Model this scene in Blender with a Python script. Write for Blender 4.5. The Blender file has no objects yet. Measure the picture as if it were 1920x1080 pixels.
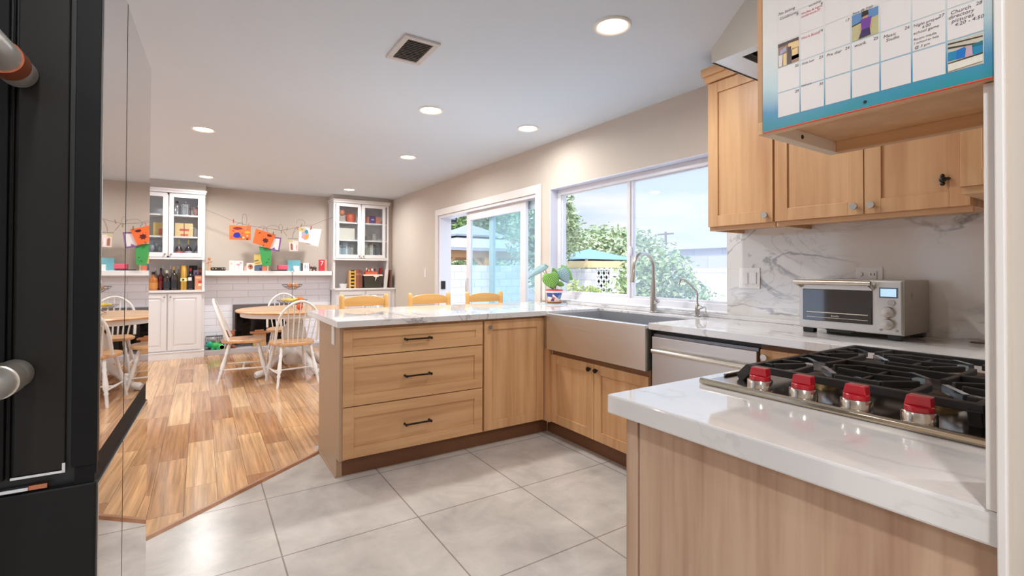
import bpy, bmesh, math, random
from mathutils import Matrix, Vector, Euler
PI = math.pi
SC = bpy.context.scene
COL = SC.collection
R = random.Random(7)

# ------------------------------------------------------------------ mesh collector
class MB:
    def __init__(s, M=None):
        s.v = []; s.f = []; s.sm = []; s.mi = []; s.M = M; s.cur = 0
    def add(s, vs, fs, smooth=False):
        b = len(s.v)
        for p in vs:
            p = Vector(p)
            s.v.append(s.M @ p if s.M is not None else p)
        for f in fs:
            s.f.append([i + b for i in f]); s.sm.append(smooth); s.mi.append(s.cur)
        return s
    def box(s, x0, x1, y0, y1, z0, z1):
        vs = [(x, y, z) for z in (z0, z1) for y in (y0, y1) for x in (x0, x1)]
        return s.add(vs, [(0, 2, 3, 1), (4, 5, 7, 6), (0, 1, 5, 4), (2, 6, 7, 3), (0, 4, 6, 2), (1, 3, 7, 5)])
    def quad(s, *p):
        return s.add(p, [tuple(range(len(p)))])
    def prism(s, poly, a, b, axis='z'):
        n = len(poly)
        def P(u, v, w):
            return (u, v, w) if axis == 'z' else ((u, w, v) if axis == 'y' else (w, u, v))
        vs = [P(u, v, a) for u, v in poly] + [P(u, v, b) for u, v in poly]
        fs = [tuple(range(n - 1, -1, -1)), tuple(range(n, 2 * n))]
        for i in range(n):
            j = (i + 1) % n
            fs.append((i, j, n + j, n + i))
        return s.add(vs, fs)
    def lathe(s, prof, c=(0, 0, 0), seg=24, axis='z', smooth=True, sx=1, sy=1):
        vs = []; fs = []
        for r, h in prof:
            for k in range(seg):
                a = 2 * PI * k / seg
                u, v = r * math.cos(a) * sx, r * math.sin(a) * sy
                p = (u, v, h) if axis == 'z' else ((u, h, v) if axis == 'y' else (h, u, v))
                vs.append((p[0] + c[0], p[1] + c[1], p[2] + c[2]))
        for i in range(len(prof) - 1):
            for k in range(seg):
                k2 = (k + 1) % seg
                fs.append((i * seg + k, i * seg + k2, (i + 1) * seg + k2, (i + 1) * seg + k))
        if prof[0][0] > 1e-6: fs.append(tuple(range(seg - 1, -1, -1)))
        if prof[-1][0] > 1e-6: fs.append(tuple(range((len(prof) - 1) * seg, len(prof) * seg)))
        return s.add(vs, fs, smooth)
    def cyl(s, c, r, z0, z1, seg=24, axis='z'):
        return s.lathe([(r, z0), (r, z1)], c, seg, axis)
    def tube(s, pts, r, seg=10, closed=False, cap=True):
        pts = [Vector(p) for p in pts]; n = len(pts)
        rr = r if isinstance(r, (list, tuple)) else [r] * n
        vs = []; fs = []; up = None
        for i, p in enumerate(pts):
            if closed: t = pts[(i + 1) % n] - pts[i - 1]
            else: t = pts[min(i + 1, n - 1)] - pts[max(i - 1, 0)]
            t.normalize()
            if up is None:
                up = Vector((0, 0, 1)) if abs(t.z) < 0.9 else Vector((1, 0, 0))
            a = t.cross(up)
            if a.length < 1e-5: a = t.cross(Vector((1, 0.3, 0)))
            a.normalize(); b = t.cross(a).normalized(); up = -b if b.dot(up) < 0 else b
            for k in range(seg):
                w = 2 * PI * k / seg
                vs.append(p + (a * math.cos(w) + b * math.sin(w)) * rr[i])
        m = n if closed else n - 1
        for i in range(m):
            j = (i + 1) % n
            for k in range(seg):
                k2 = (k + 1) % seg
                fs.append((i * seg + k, i * seg + k2, j * seg + k2, j * seg + k))
        if not closed and cap:
            fs.append(tuple(range(seg - 1, -1, -1))); fs.append(tuple(range((n - 1) * seg, n * seg)))
        return s.add(vs, fs, True)
    def bar(s, p0, p1, w, h):
        p0 = Vector(p0); p1 = Vector(p1); t = (p1 - p0).normalized()
        a = t.cross(Vector((0, 0, 1)))
        if a.length < 1e-4: a = Vector((1, 0, 0))
        a.normalize(); b = t.cross(a).normalized()
        vs = [p + a * (w / 2 * i) + b * (h / 2 * j) for p in (p0, p1) for i, j in ((-1, -1), (1, -1), (1, 1), (-1, 1))]
        return s.add(vs, [(3, 2, 1, 0), (4, 5, 6, 7), (0, 1, 5, 4), (1, 2, 6, 5), (2, 3, 7, 6), (3, 0, 4, 7)])
    def ball(s, c, r, seg=16, rings=10):
        if not isinstance(r, (list, tuple)): r = (r, r, r)
        vs = []; fs = []
        for i in range(rings + 1):
            t = PI * i / rings
            for k in range(seg):
                a = 2 * PI * k / seg
                vs.append((c[0] + r[0] * math.sin(t) * math.cos(a), c[1] + r[1] * math.sin(t) * math.sin(a), c[2] - r[2] * math.cos(t)))
        for i in range(rings):
            for k in range(seg):
                k2 = (k + 1) % seg
                if i == 0: fs.append((k, (i + 1) * seg + k2, (i + 1) * seg + k))
                elif i == rings - 1: fs.append((i * seg + k, i * seg + k2, (i + 1) * seg + k))
                else: fs.append((i * seg + k, i * seg + k2, (i + 1) * seg + k2, (i + 1) * seg + k))
        return s.add(vs, fs, True)

def root_of(o):
    while o.parent: o = o.parent
    return o
def link(name, mb, mat, parent=None, bevel=0, off=None):
    if off is None: off = root_of(parent)['_o'] if parent else (0, 0, 0)
    off = Vector(off)
    me = bpy.data.meshes.new(name)
    me.from_pydata([tuple(v - off) for v in mb.v], [], mb.f)
    mats = mat if isinstance(mat, (list, tuple)) else [mat]
    for m in mats: me.materials.append(m)
    for p, sm, mi in zip(me.polygons, mb.sm, mb.mi):
        p.use_smooth = sm; p.material_index = mi
    me.validate()
    bm = bmesh.new(); bm.from_mesh(me)
    bmesh.ops.recalc_face_normals(bm, faces=bm.faces)
    for e in bm.edges:
        if len(e.link_faces) == 2 and e.calc_face_angle(0) > .65: e.smooth = False
    bm.to_mesh(me); bm.free()
    o = bpy.data.objects.new(name, me); COL.objects.link(o)
    if parent: o.parent = parent
    else: o.location = off
    if bevel:
        b = o.modifiers.new('bevel', 'BEVEL'); b.width = bevel; b.segments = 2; b.limit_method = 'ANGLE'; b.angle_limit = 0.7
        b.harden_normals = False
    return o
def thing(name, label, cat, loc=(0, 0, 0), group=None):
    o = bpy.data.objects.new(name, None); COL.objects.link(o)
    o.empty_display_size = 0.05
    o.location = loc; o['_o'] = tuple(loc); o['label'] = label; o['category'] = cat
    if group: o['group'] = group
    return o
def solo(name, mb, mat, label, cat, group=None, bevel=0):
    xs = [v.x for v in mb.v]; ys = [v.y for v in mb.v]; zs = [v.z for v in mb.v]
    c = ((min(xs) + max(xs)) / 2, (min(ys) + max(ys)) / 2, min(zs))
    o = link(name, mb, mat, None, bevel, c); o['_o'] = c
    o['label'] = label; o['category'] = cat
    if group: o['group'] = group
    return o
def struct(name, mb, mat, bevel=0):
    o = link(name, mb, mat, None, bevel); o['kind'] = 'structure'; o['_o'] = (0, 0, 0)
    return o
def dup(root, loc, rz, label, group=None):
    r = root.copy(); COL.objects.link(r); r.location = loc; r.rotation_euler = (0, 0, rz); r['label'] = label
    if group: r['group'] = group
    for ch in list(root.children):
        c = ch.copy(); COL.objects.link(c); c.parent = r
        for g in list(ch.children):
            d = g.copy(); COL.objects.link(d); d.parent = c
    return r

# ------------------------------------------------------------------ materials
def lin(c):
    c = c / 255.0
    return c / 12.92 if c <= 0.04045 else ((c + 0.055) / 1.055) ** 2.4
def rgb(r, g, b): return (lin(r), lin(g), lin(b), 1)
MATS = {}
def new_mat(name):
    m = bpy.data.materials.new(name); m.use_nodes = True
    nt = m.node_tree; b = nt.nodes['Principled BSDF']
    return m, nt, b
def setp(b, rough=0.5, metal=0.0, spec=None, trans=0, coat=0, ior=None, emis=None, es=0):
    b.inputs['Roughness'].default_value = rough; b.inputs['Metallic'].default_value = metal
    if spec is not None: b.inputs['Specular IOR Level'].default_value = spec
    if trans: b.inputs['Transmission Weight'].default_value = trans
    if coat: b.inputs['Coat Weight'].default_value = coat; b.inputs['Coat Roughness'].default_value = 0.05
    if ior: b.inputs['IOR'].default_value = ior
    if emis: b.inputs['Emission Color'].default_value = emis; b.inputs['Emission Strength'].default_value = es
def mat(col, rough=0.5, metal=0.0, var=0.04, nscale=6, bump=0.0, **k):
    """plain procedural paint/metal/plastic with faint mottling"""
    key = (col, rough, metal, var, nscale, bump, tuple(sorted(k.items(), key=str)))
    if key in MATS: return MATS[key]
    m, nt, b = new_mat('mat%d' % len(MATS)); N = nt.nodes; L = nt.links
    c = rgb(*col)
    setp(b, rough, metal, **k)
    tc = N.new('ShaderNodeTexCoord'); no = N.new('ShaderNodeTexNoise'); no.inputs['Scale'].default_value = nscale; no.inputs['Detail'].default_value = 3
    L.new(tc.outputs['Object'], no.inputs['Vector'])
    mx = N.new('ShaderNodeMix'); mx.data_type = 'RGBA'
    mx.inputs[6].default_value = tuple(x * (1 - var) for x in c[:3]) + (1,)
    mx.inputs[7].default_value = tuple(min(1, x * (1 + var)) for x in c[:3]) + (1,)
    L.new(no.outputs['Fac'], mx.inputs[0]); L.new(mx.outputs[2], b.inputs['Base Color'])
    if bump:
        bp = N.new('ShaderNodeBump'); bp.inputs['Strength'].default_value = bump; bp.inputs['Distance'].default_value = 0.002
        n2 = N.new('ShaderNodeTexNoise'); n2.inputs['Scale'].default_value = nscale * 20; L.new(tc.outputs['Object'], n2.inputs['Vector'])
        L.new(n2.outputs['Fac'], bp.inputs['Height']); L.new(bp.outputs['Normal'], b.inputs['Normal'])
    MATS[key] = m
    return m
def wood(c1, c2, grain='z', rough=0.38, scale=1.0, fine=1.0, name='wood'):
    key = ('wood', c1, c2, grain, rough, scale, fine)
    if key in MATS: return MATS[key]
    m, nt, b = new_mat(name); N = nt.nodes; L = nt.links
    setp(b, rough)
    tc = N.new('ShaderNodeTexCoord'); mp = N.new('ShaderNodeMapping')
    s = {'x': (1.2, 22, 22), 'y': (22, 1.2, 22), 'z': (22, 22, 1.2)}[grain]
    mp.inputs['Scale'].default_value = tuple(q * scale for q in s)
    L.new(tc.outputs['Object'], mp.inputs['Vector'])
    n1 = N.new('ShaderNodeTexNoise'); n1.inputs['Scale'].default_value = 1.0; n1.inputs['Detail'].default_value = 6; n1.inputs['Distortion'].default_value = 0.6
    L.new(mp.outputs['Vector'], n1.inputs['Vector'])
    mp2 = N.new('ShaderNodeMapping'); s2 = {'x': (.5, 4, 4), 'y': (4, .5, 4), 'z': (4, 4, .5)}[grain]
    mp2.inputs['Scale'].default_value = tuple(q * scale for q in s2); L.new(tc.outputs['Object'], mp2.inputs['Vector'])
    n2 = N.new('ShaderNodeTexNoise'); n2.inputs['Scale'].default_value = 1.2; n2.inputs['Detail'].default_value = 3; n2.inputs['Distortion'].default_value = 1.2
    L.new(mp2.outputs['Vector'], n2.inputs['Vector'])
    ma = N.new('ShaderNodeMath'); ma.operation = 'MULTIPLY_ADD'; ma.inputs[1].default_value = 0.55 * fine; L.new(n1.outputs['Fac'], ma.inputs[0])
    mb_ = N.new('ShaderNodeMath'); mb_.operation = 'MULTIPLY'; mb_.inputs[1].default_value = 0.6; L.new(n2.outputs['Fac'], mb_.inputs[0]); L.new(mb_.outputs[0], ma.inputs[2])
    cr = N.new('ShaderNodeValToRGB'); cr.color_ramp.elements[0].position = 0.36; cr.color_ramp.elements[1].position = 0.74
    cr.color_ramp.elements[0].color = rgb(*c2); cr.color_ramp.elements[1].color = rgb(*c1)
    L.new(ma.outputs[0], cr.inputs[0]); L.new(cr.outputs[0], b.inputs['Base Color'])
    bp = N.new('ShaderNodeBump'); bp.inputs['Strength'].default_value = 0.08; bp.inputs['Distance'].default_value = 0.001
    L.new(n1.outputs['Fac'], bp.inputs['Height']); L.new(bp.outputs['Normal'], b.inputs['Normal'])
    MATS[key] = m
    return m
def marble(name, base, vein, scale=1.0, rough=0.07, amount=1.0, rot=0.6):
    m, nt, b = new_mat(name); N = nt.nodes; L = nt.links
    setp(b, rough, spec=1.0)
    tc = N.new('ShaderNodeTexCoord'); mp = N.new('ShaderNodeMapping'); mp.inputs['Scale'].default_value = (scale, scale * .55, scale)
    mp.inputs['Rotation'].default_value = (rot, 0.3, rot); L.new(tc.outputs['Object'], mp.inputs['Vector'])
    outs = []
    for sc_, wd, st, ds in ((1.3, 0.022, 0.85, 1.6), (3.2, 0.014, 0.35, 1.0)):
        n = N.new('ShaderNodeTexNoise'); n.inputs['Scale'].default_value = sc_; n.inputs['Detail'].default_value = 7; n.inputs['Distortion'].default_value = ds; n.inputs['Roughness'].default_value = .55
        L.new(mp.outputs['Vector'], n.inputs['Vector'])
        a = N.new('ShaderNodeMath'); a.operation = 'SUBTRACT'; a.inputs[1].default_value = 0.5; L.new(n.outputs['Fac'], a.inputs[0])
        ab = N.new('ShaderNodeMath'); ab.operation = 'ABSOLUTE'; L.new(a.outputs[0], ab.inputs[0])
        mr = N.new('ShaderNodeMapRange'); mr.inputs['From Min'].default_value = 0; mr.inputs['From Max'].default_value = wd
        mr.inputs['To Min'].default_value = st * amount; mr.inputs['To Max'].default_value = 0; L.new(ab.outputs[0], mr.inputs['Value'])
        outs.append(mr.outputs[0])
    msk = N.new('ShaderNodeTexNoise'); msk.inputs['Scale'].default_value = 1.7; msk.inputs['Detail'].default_value = 2; L.new(mp.outputs['Vector'], msk.inputs['Vector'])
    mr2 = N.new('ShaderNodeMapRange'); mr2.inputs['From Min'].default_value = .38; mr2.inputs['From Max'].default_value = .56; L.new(msk.outputs['Fac'], mr2.inputs['Value'])
    ad = N.new('ShaderNodeMath'); ad.operation = 'ADD'; L.new(outs[0], ad.inputs[0]); L.new(outs[1], ad.inputs[1])
    ml = N.new('ShaderNodeMath'); ml.operation = 'MULTIPLY'; L.new(ad.outputs[0], ml.inputs[0]); L.new(mr2.outputs[0], ml.inputs[1])
    cl = N.new('ShaderNodeMath'); cl.operation = 'ADD'; cl.use_clamp = True
    cloud = N.new('ShaderNodeMath'); cloud.operation = 'MULTIPLY'; cloud.inputs[1].default_value = 0.16 * amount; L.new(mr2.outputs[0], cloud.inputs[0])
    L.new(ml.outputs[0], cl.inputs[0]); L.new(cloud.outputs[0], cl.inputs[1])
    mx = N.new('ShaderNodeMix'); mx.data_type = 'RGBA'; mx.inputs[6].default_value = rgb(*base); mx.inputs[7].default_value = rgb(*vein)
    L.new(cl.outputs[0], mx.inputs[0]); L.new(mx.outputs[2], b.inputs['Base Color'])
    return m
def brick_mat(name, cols, mortar, w, h, msize, offset, axes, loc=(0, 0, 0), rough=.5, noise=None, bump=0.3, bias=0.0, grainy=None, freq=2):
    """brick pattern; axes = euler rotation taking surface to texture xy"""
    m, nt, b = new_mat(name); N = nt.nodes; L = nt.links
    setp(b, rough)
    tc = N.new('ShaderNodeTexCoord'); sep = N.new('ShaderNodeSeparateXYZ'); L.new(tc.outputs['Object'], sep.inputs[0])
    cmb = N.new('ShaderNodeCombineXYZ')
    for k, a in enumerate(axes):
        ad = N.new('ShaderNodeMath'); ad.operation = 'SUBTRACT'; ad.inputs[1].default_value = loc[k]
        L.new(sep.outputs['XYZ'.index(a)], ad.inputs[0]); L.new(ad.outputs[0], cmb.inputs[k])
    br = N.new('ShaderNodeTexBrick'); L.new(cmb.outputs[0], br.inputs['Vector'])
    br.inputs['Scale'].default_value = 1; br.inputs['Brick Width'].default_value = w; br.inputs['Row Height'].default_value = h
    br.inputs['Mortar Size'].default_value = msize; br.inputs['Mortar Smooth'].default_value = 0.1; br.inputs['Bias'].default_value = bias
    br.offset = offset; br.offset_frequency = freq
    br.inputs['Color1'].default_value = rgb(*cols[0]); br.inputs['Color2'].default_value = rgb(*cols[1]); br.inputs['Mortar'].default_value = rgb(*mortar)
    out = br.outputs['Color']
    if noise:
        n = N.new('ShaderNodeTexNoise'); n.inputs['Detail'].default_value = 8; n.inputs['Roughness'].default_value = .62; n.inputs['Distortion'].default_value = .4
        if grainy:
            mp = N.new('ShaderNodeMapping'); mp.inputs['Scale'].default_value = grainy; L.new(cmb.outputs[0], mp.inputs['Vector'])
            # shift the grain plank by plank so it does not run on across joints
            mixv = N.new('ShaderNodeVectorMath'); mixv.operation = 'MULTIPLY_ADD'; mixv.inputs[1].default_value = (37, 53, 19)
            L.new(br.outputs['Color'], mixv.inputs[0]); L.new(mp.outputs['Vector'], mixv.inputs[2]); L.new(mixv.outputs[0], n.inputs['Vector'])
            n.inputs['Scale'].default_value = 1
        else:
            L.new(cmb.outputs[0], n.inputs['Vector']); n.inputs['Scale'].default_value = noise[0]
        cr = N.new('ShaderNodeValToRGB'); cr.color_ramp.elements[0].position = .3; cr.color_ramp.elements[1].position = .72
        cr.color_ramp.elements[0].color = (noise[1],) * 3 + (1,); cr.color_ramp.elements[1].color = (noise[2],) * 3 + (1,)
        L.new(n.outputs['Fac'], cr.inputs[0])
        mx = N.new('ShaderNodeMix'); mx.data_type = 'RGBA'; mx.blend_type = 'MULTIPLY'; mx.inputs[0].default_value = 1
        L.new(out, mx.inputs[6]); L.new(cr.outputs[0], mx.inputs[7]); out = mx.outputs[2]
    L.new(out, b.inputs['Base Color'])
    if bump:
        bp = N.new('ShaderNodeBump'); bp.invert = True; bp.inputs['Strength'].default_value = bump; bp.inputs['Distance'].default_value = .004
        L.new(br.outputs['Fac'], bp.inputs['Height']); L.new(bp.outputs['Normal'], b.inputs['Normal'])
    return m
def glass(name, tint=(1, 1, 1), haze=0.0, refl=1.0):
    m = bpy.data.materials.new(name); m.use_nodes = True; nt = m.node_tree; N = nt.nodes; L = nt.links
    for n in list(N): N.remove(n)
    o = N.new('ShaderNodeOutputMaterial'); t = N.new('ShaderNodeBsdfTransparent'); t.inputs[0].default_value = (*tint, 1)
    g = N.new('ShaderNodeBsdfGlossy'); g.inputs['Roughness'].default_value = 0.0
    fr = N.new('ShaderNodeLayerWeight'); fr.inputs['Blend'].default_value = .5
    p5 = N.new('ShaderNodeMath'); p5.operation = 'POWER'; p5.inputs[1].default_value = 5; L.new(fr.outputs['Facing'], p5.inputs[0])
    ml = N.new('ShaderNodeMath'); ml.operation = 'MULTIPLY_ADD'; ml.inputs[1].default_value = .9 * refl; ml.inputs[2].default_value = .035 * refl; L.new(p5.outputs[0], ml.inputs[0])
    mx = N.new('ShaderNodeMixShader'); L.new(ml.outputs[0], mx.inputs[0]); L.new(t.outputs[0], mx.inputs[1]); L.new(g.outputs[0], mx.inputs[2])
    last = mx.outputs[0]
    if haze:
        d = N.new('ShaderNodeBsdfTranslucent'); d.inputs[0].default_value = (.95, .96, 1, 1)
        m2 = N.new('ShaderNodeMixShader'); m2.inputs[0].default_value = haze; L.new(last, m2.inputs[1]); L.new(d.outputs[0], m2.inputs[2]); last = m2.outputs[0]
    L.new(last, o.inputs[0])
    return m
def steel(name, col=(200, 198, 195), rough=.28, axis='z', aniso=True):
    key = ('steel', col, rough, axis)
    if key in MATS: return MATS[key]
    m, nt, b = new_mat(name); N = nt.nodes; L = nt.links
    setp(b, rough, 1.0); b.inputs['Base Color'].default_value = rgb(*col)
    tc = N.new('ShaderNodeTexCoord'); mp = N.new('ShaderNodeMapping')
    mp.inputs['Scale'].default_value = {'x': (2, 300, 300), 'y': (300, 2, 300), 'z': (300, 300, 2)}[axis]
    L.new(tc.outputs['Object'], mp.inputs['Vector']); n = N.new('ShaderNodeTexNoise'); n.inputs['Scale'].default_value = 1; n.inputs['Detail'].default_value = 2
    L.new(mp.outputs['Vector'], n.inputs['Vector'])
    mr = N.new('ShaderNodeMapRange'); mr.inputs['To Min'].default_value = rough * .8; mr.inputs['To Max'].default_value = rough * 1.25
    L.new(n.outputs['Fac'], mr.inputs['Value']); L.new(mr.outputs[0], b.inputs['Roughness'])
    MATS[key] = m
    return m
def emit(name, col, st):
    m, nt, b = new_mat(name); setp(b, .5); b.inputs['Base Color'].default_value = (*col, 1)
    b.inputs['Emission Color'].default_value = (*col, 1); b.inputs['Emission Strength'].default_value = st
    return m

CAB1, CAB2 = (226, 180, 132), (192, 140, 96)
WZ = wood(CAB1, CAB2, 'z', name='cabinet_wood')
WX = wood(CAB1, CAB2, 'x', name='cabinet_wood_x')
WY = wood(CAB1, CAB2, 'y', name='cabinet_wood_y')
WPAN = wood((205, 172, 146), (172, 132, 108), 'z', rough=.45, scale=1.9, fine=1.15, name='panel_wood')
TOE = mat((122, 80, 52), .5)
SIDEP = mat((181, 148, 118), .42, var=.02)
QTOP = marble('quartz_top', (229, 225, 224), (140, 134, 136), 1.5, .04, .75)
QSPL = marble('quartz_splash', (230, 226, 222), (140, 136, 138), 1.3, .1, .95, rot=.9)
WALLM = mat((204, 192, 180), .75, var=.015, bump=.05)
CEIL = mat((214, 224, 234), .85, var=.01, bump=.1)  # cool tint in the base colour stands in for daylight on the ceiling
WHITE = mat((238, 236, 236), .35, var=.01)
TRIMW = mat((228, 222, 218), .35, var=.01)
VINYL = mat((226, 224, 228), .3, var=.01)
STEEL = steel('brushed_steel', (226, 222, 216), .36, 'y'); STEELX = steel('steel_x', (214, 214, 216), .3, 'x'); STEELY = steel('steel_y', (204, 200, 196), .36, 'y')
CHROME = mat((220, 220, 222), .12, 1.0, var=.01)
NICKEL = mat((190, 184, 176), .28, 1.0, var=.02)
DARKM = mat((60, 55, 52), .35, .9)
BLACK = mat((22, 22, 24), .4)
IRON = mat((40, 38, 38), .5, var=.15, nscale=40, bump=.2)
RED = mat((190, 22, 40), .22, var=.02, coat=.5)
PINE = wood((238, 190, 120), (214, 155, 84), 'x', rough=.3, scale=.7, name='honey_pine')
SEATW = wood((226, 180, 130), (196, 140, 90), 'x', rough=.3, scale=.7, name='seat_oak')
CWHITE = mat((236, 232, 228), .35, var=.01)
GLASS = glass('window_glass'); GLASSC = glass('cabinet_glass', (.93, .95, .96), 0.04)
GLASSR = glass('screened_glass', (.97, .98, 1), .12, .6)
GLASST = glass('tinted_glass', (.88, .97, .975), .12, .8)  # translucent haze stands in for the whitish reflection on the door
BOTTLE = glass('bottle_glass', (.8, .85, .85), .12)

# ------------------------------------------------------------------ camera
cam_d = bpy.data.cameras.new('camera'); cam = bpy.data.objects.new('camera', cam_d); COL.objects.link(cam); SC.camera = cam
yaw, pitch, roll = 0.574598779, 0.010515493, 0.003164582
c_, s_ = math.cos, math.sin
fw = Vector((s_(yaw) * c_(pitch), c_(yaw) * c_(pitch), s_(pitch))); rt = Vector((c_(yaw), -s_(yaw), 0)); up = rt.cross(fw)
rt2 = c_(roll) * rt + s_(roll) * up; up2 = -s_(roll) * rt + c_(roll) * up
M = Matrix((rt2, up2, -fw)).transposed().to_4x4(); M.translation = Vector((0, 0, 1.2)); cam.matrix_world = M
cam_d.sensor_width = 36; cam_d.lens = 901.29 * 36 / 1920; cam_d.shift_x = 0; cam_d.shift_y = -(540 - 498.76) / 1920
cam_d.clip_start = .02; cam_d.clip_end = 300

# ------------------------------------------------------------------ room shell
XW, YW, ZC = 2.745, 8.3, 2.41
FT = brick_mat('floor_tile', ((205, 196, 188), (199, 190, 183)), (150, 138, 128), .6035, .6035, .0035, 0.0, 'XY', (.297 - 6.035, 1.62 - 6.035), .25, (4.2, .74, 1.12), .15)
FWD = brick_mat('floor_plank', ((222, 176, 128), (170, 118, 80)), (126, 84, 56), .82, .148, .0014, .37, 'YX', (-9.1, -9.09 - .148 * 40 + 5.92), .13, (1, .5, 1.26), .12, grainy=(1.6, 46, 1), bias=-.05)
k = (3.35 - 2.70) / (.66 + .177)   # slope of the diagonal joint
yl = lambda x: 3.35 + k * (x - .66)
m = MB(); m.prism([(-3.2, -3.2), (XW, -3.2), (XW, 3.5), (.66, 3.5), (.66, 3.35), (-3.2, yl(-3.2))], -.06, 0); struct('floor_kitchen', m, FT)
m = MB(); m.prism([(-3.2, yl(-3.2)), (.66, 3.35), (.66, 3.5), (XW, 3.5), (XW, YW), (-3.2, YW)], -.06, 0.001); struct('floor_dining', m, FWD)
d = Vector((1, k, 0)).normalized(); n_ = Vector((-d.y, d.x, 0))
m = MB(); p0 = Vector((-3.2, yl(-3.2), 0)); p1 = Vector((.668, yl(.668), 0)); a, b = n_ * .03, n_ * -.012
m.add([p0 + b, p0 + a, p0 + a * .6 + Vector((0, 0, .012)), p0 + Vector((0, 0, .012)), p1 + b, p1 + a, p1 + a * .6 + Vector((0, 0, .012)), p1 + Vector((0, 0, .012))],
      [(0, 1, 2, 3), (7, 6, 5, 4), (0, 4, 5, 1), (1, 5, 6, 2), (2, 6, 7, 3), (3, 7, 4, 0)])
struct('trim_1', m, wood((190, 140, 104), (160, 108, 76), 'x', name='transition_wood'))
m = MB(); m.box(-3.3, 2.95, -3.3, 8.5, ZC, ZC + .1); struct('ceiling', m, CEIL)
# window wall with its two openings
m = MB(); X0, X1 = XW, 2.93
WY0, WY1, WZ0, WZ1 = 1.78, 3.585, .935, 1.97
DY0, DY1, DZ1 = 3.80, 6.10, 1.955
m.box(X0, X1, -3.3, WY0, 0, ZC); m.box(X0, X1, WY0, WY1, 0, WZ0); m.box(X0, X1, WY0, WY1, WZ1, ZC); m.box(X0, X1, WY1, DY0, 0, ZC)
m.box(X0, X1, DY0, DY1, DZ1, ZC); m.box(X0, X1, DY1, YW + .1, 0, ZC)
struct('wall_right', m, WALLM)
m = MB(); m.box(-3.3, X1, YW, YW + .12, 0, ZC); struct('wall_back', m, WALLM)
m = MB(); m.box(-3.35, -3.2, -3.3, 3.6, 0, ZC); m.box(-3.35, -3.2, 7.4, YW + .1, 0, ZC); m.box(-3.35, -3.2, 3.6, 7.4, 2.15, ZC); struct('wall_left', m, WALLM)  # wide unseen opening added to let in more skylight
m = MB(); m.box(-3.3, -2.6, -3.4, -3.2, 0, ZC); m.box(.6, X1, -3.4, -3.2, 0, ZC); m.box(-2.6, .6, -3.4, -3.2, 2.15, ZC); m.box(-2.6, .6, -3.4, -3.2, 0, .5); struct('wall_front', m, WALLM)  # second added opening, behind the camera, also for extra daylight
m = MB(); m.box(.79, .93, -3.2, .157, 0, ZC); struct('wall_near', m, WALLM)
m = MB(); m.box(.782, .93, .157, .1655, 0, ZC); struct('trim_2', m, TRIMW, .0015)
m = MB(); m.box(.799, .93, .1655, .1785, .914, 1.43); struct('trim_3', m, TRIMW, .001)
# marble backsplash and white liner of the window
m = MB(); m.box(XW - .012, XW, -1.2, WY0 - .01, .913, 1.46); struct('backsplash', m, QSPL)
m = MB(); m.box(XW - .006, 2.93, WY0 - .008, WY1, WZ0 - .0, WZ0 + .012); struct('window_1_sill', m, WHITE, .002)
m = MB(); m.box(XW, 2.84, WY1 - .006, WY1, WZ0, WZ1); m.box(XW, 2.84, WY0, WY1, WZ1 - .006, WZ1); struct('window_1_reveal', m, mat((214, 214, 226), .5))

# ------------------------------------------------------------------ window over the sink
def frame_box(mb, x0, x1, y0, y1, z0, z1, w, wb=None):
    wb = wb or w
    mb.box(x0, x1, y0, y0 + w, z0, z1); mb.box(x0, x1, y1 - w, y1, z0, z1)
    mb.box(x0, x1, y0 + w, y1 - w, z0, z0 + wb); mb.box(x0, x1, y0 + w, y1 - w, z1 - w, z1)
wn = MB(); frame_box(wn, 2.83, 2.90, WY0, WY1, WZ0 + .01, WZ1 - .006, .05, .045)
w1 = struct('window_1', wn, VINYL, .003)
s = MB(); frame_box(s, 2.845, 2.875, 2.68, 3.555, .972, 1.94, .034, .046); link('sash', s, VINYL, w1, .002)
s = MB(); frame_box(s, 2.855, 2.885, 1.81, 2.70, .962, 1.95, .045, .045); link('sash', s, VINYL, w1, .002)
s = MB(); s.box(2.858, 2.862, 2.71, 3.525, 1.0, 1.91); link('pane', s, GLASS, w1)
s = MB(); s.box(2.868, 2.872, 1.85, 2.66, 1.0, 1.91); link('pane', s, GLASSR, w1)
s = MB(); s.ball((2.842, 2.675, 1.36), (.012, .018, .04)); link('latch', s, mat((235, 235, 240), .3), w1)

# ------------------------------------------------------------------ sliding patio door
dm = MB()
dm.box(XW - .018, XW, DY0 - .085, DY0, 0, DZ1 + .085); dm.box(XW - .018, XW, DY1, DY1 + .085, 0, DZ1 + .085); dm.box(XW - .018, XW, DY0, DY1, DZ1, DZ1 + .085)
d1 = struct('door_1', dm, TRIMW, .004)
s = MB(); frame_box(s, XW, 2.92, DY0, DY1, 0, DZ1, .032, .03); link('frame', s, VINYL, d1, .002)
s = MB(); frame_box(s, 2.79, 2.825, 4.055, 5.36, .03, DZ1 - .03, .10, .12); link('sliding_panel', s, VINYL, d1, .003)
s = MB(); frame_box(s, 2.85, 2.885, 3.832, 4.90, .03, DZ1 - .03, .09, .12); link('fixed_panel', s, mat((205, 218, 230), .35), d1, .003)
s = MB(); s.box(2.805, 2.81, 4.155, 5.26, .15, DZ1 - .13); link('pane', s, GLASST, d1)
s = MB(); s.box(2.866, 2.871, 3.92, 4.81, .15, DZ1 - .12); link('pane', s, GLASST, d1)
s = MB(); s.tube([(2.79, 5.31, .93), (2.76, 5.31, .95), (2.755, 5.31, 1.02), (2.76, 5.31, 1.09), (2.79, 5.31, 1.11)], .009); link('door_handle', s, mat((215, 215, 218), .3, .6), d1)
s = MB(); s.box(2.77, 2.83, 6.055, 6.068, .95, 1.06); link('strike_plate', s, DARKM, d1)

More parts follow.
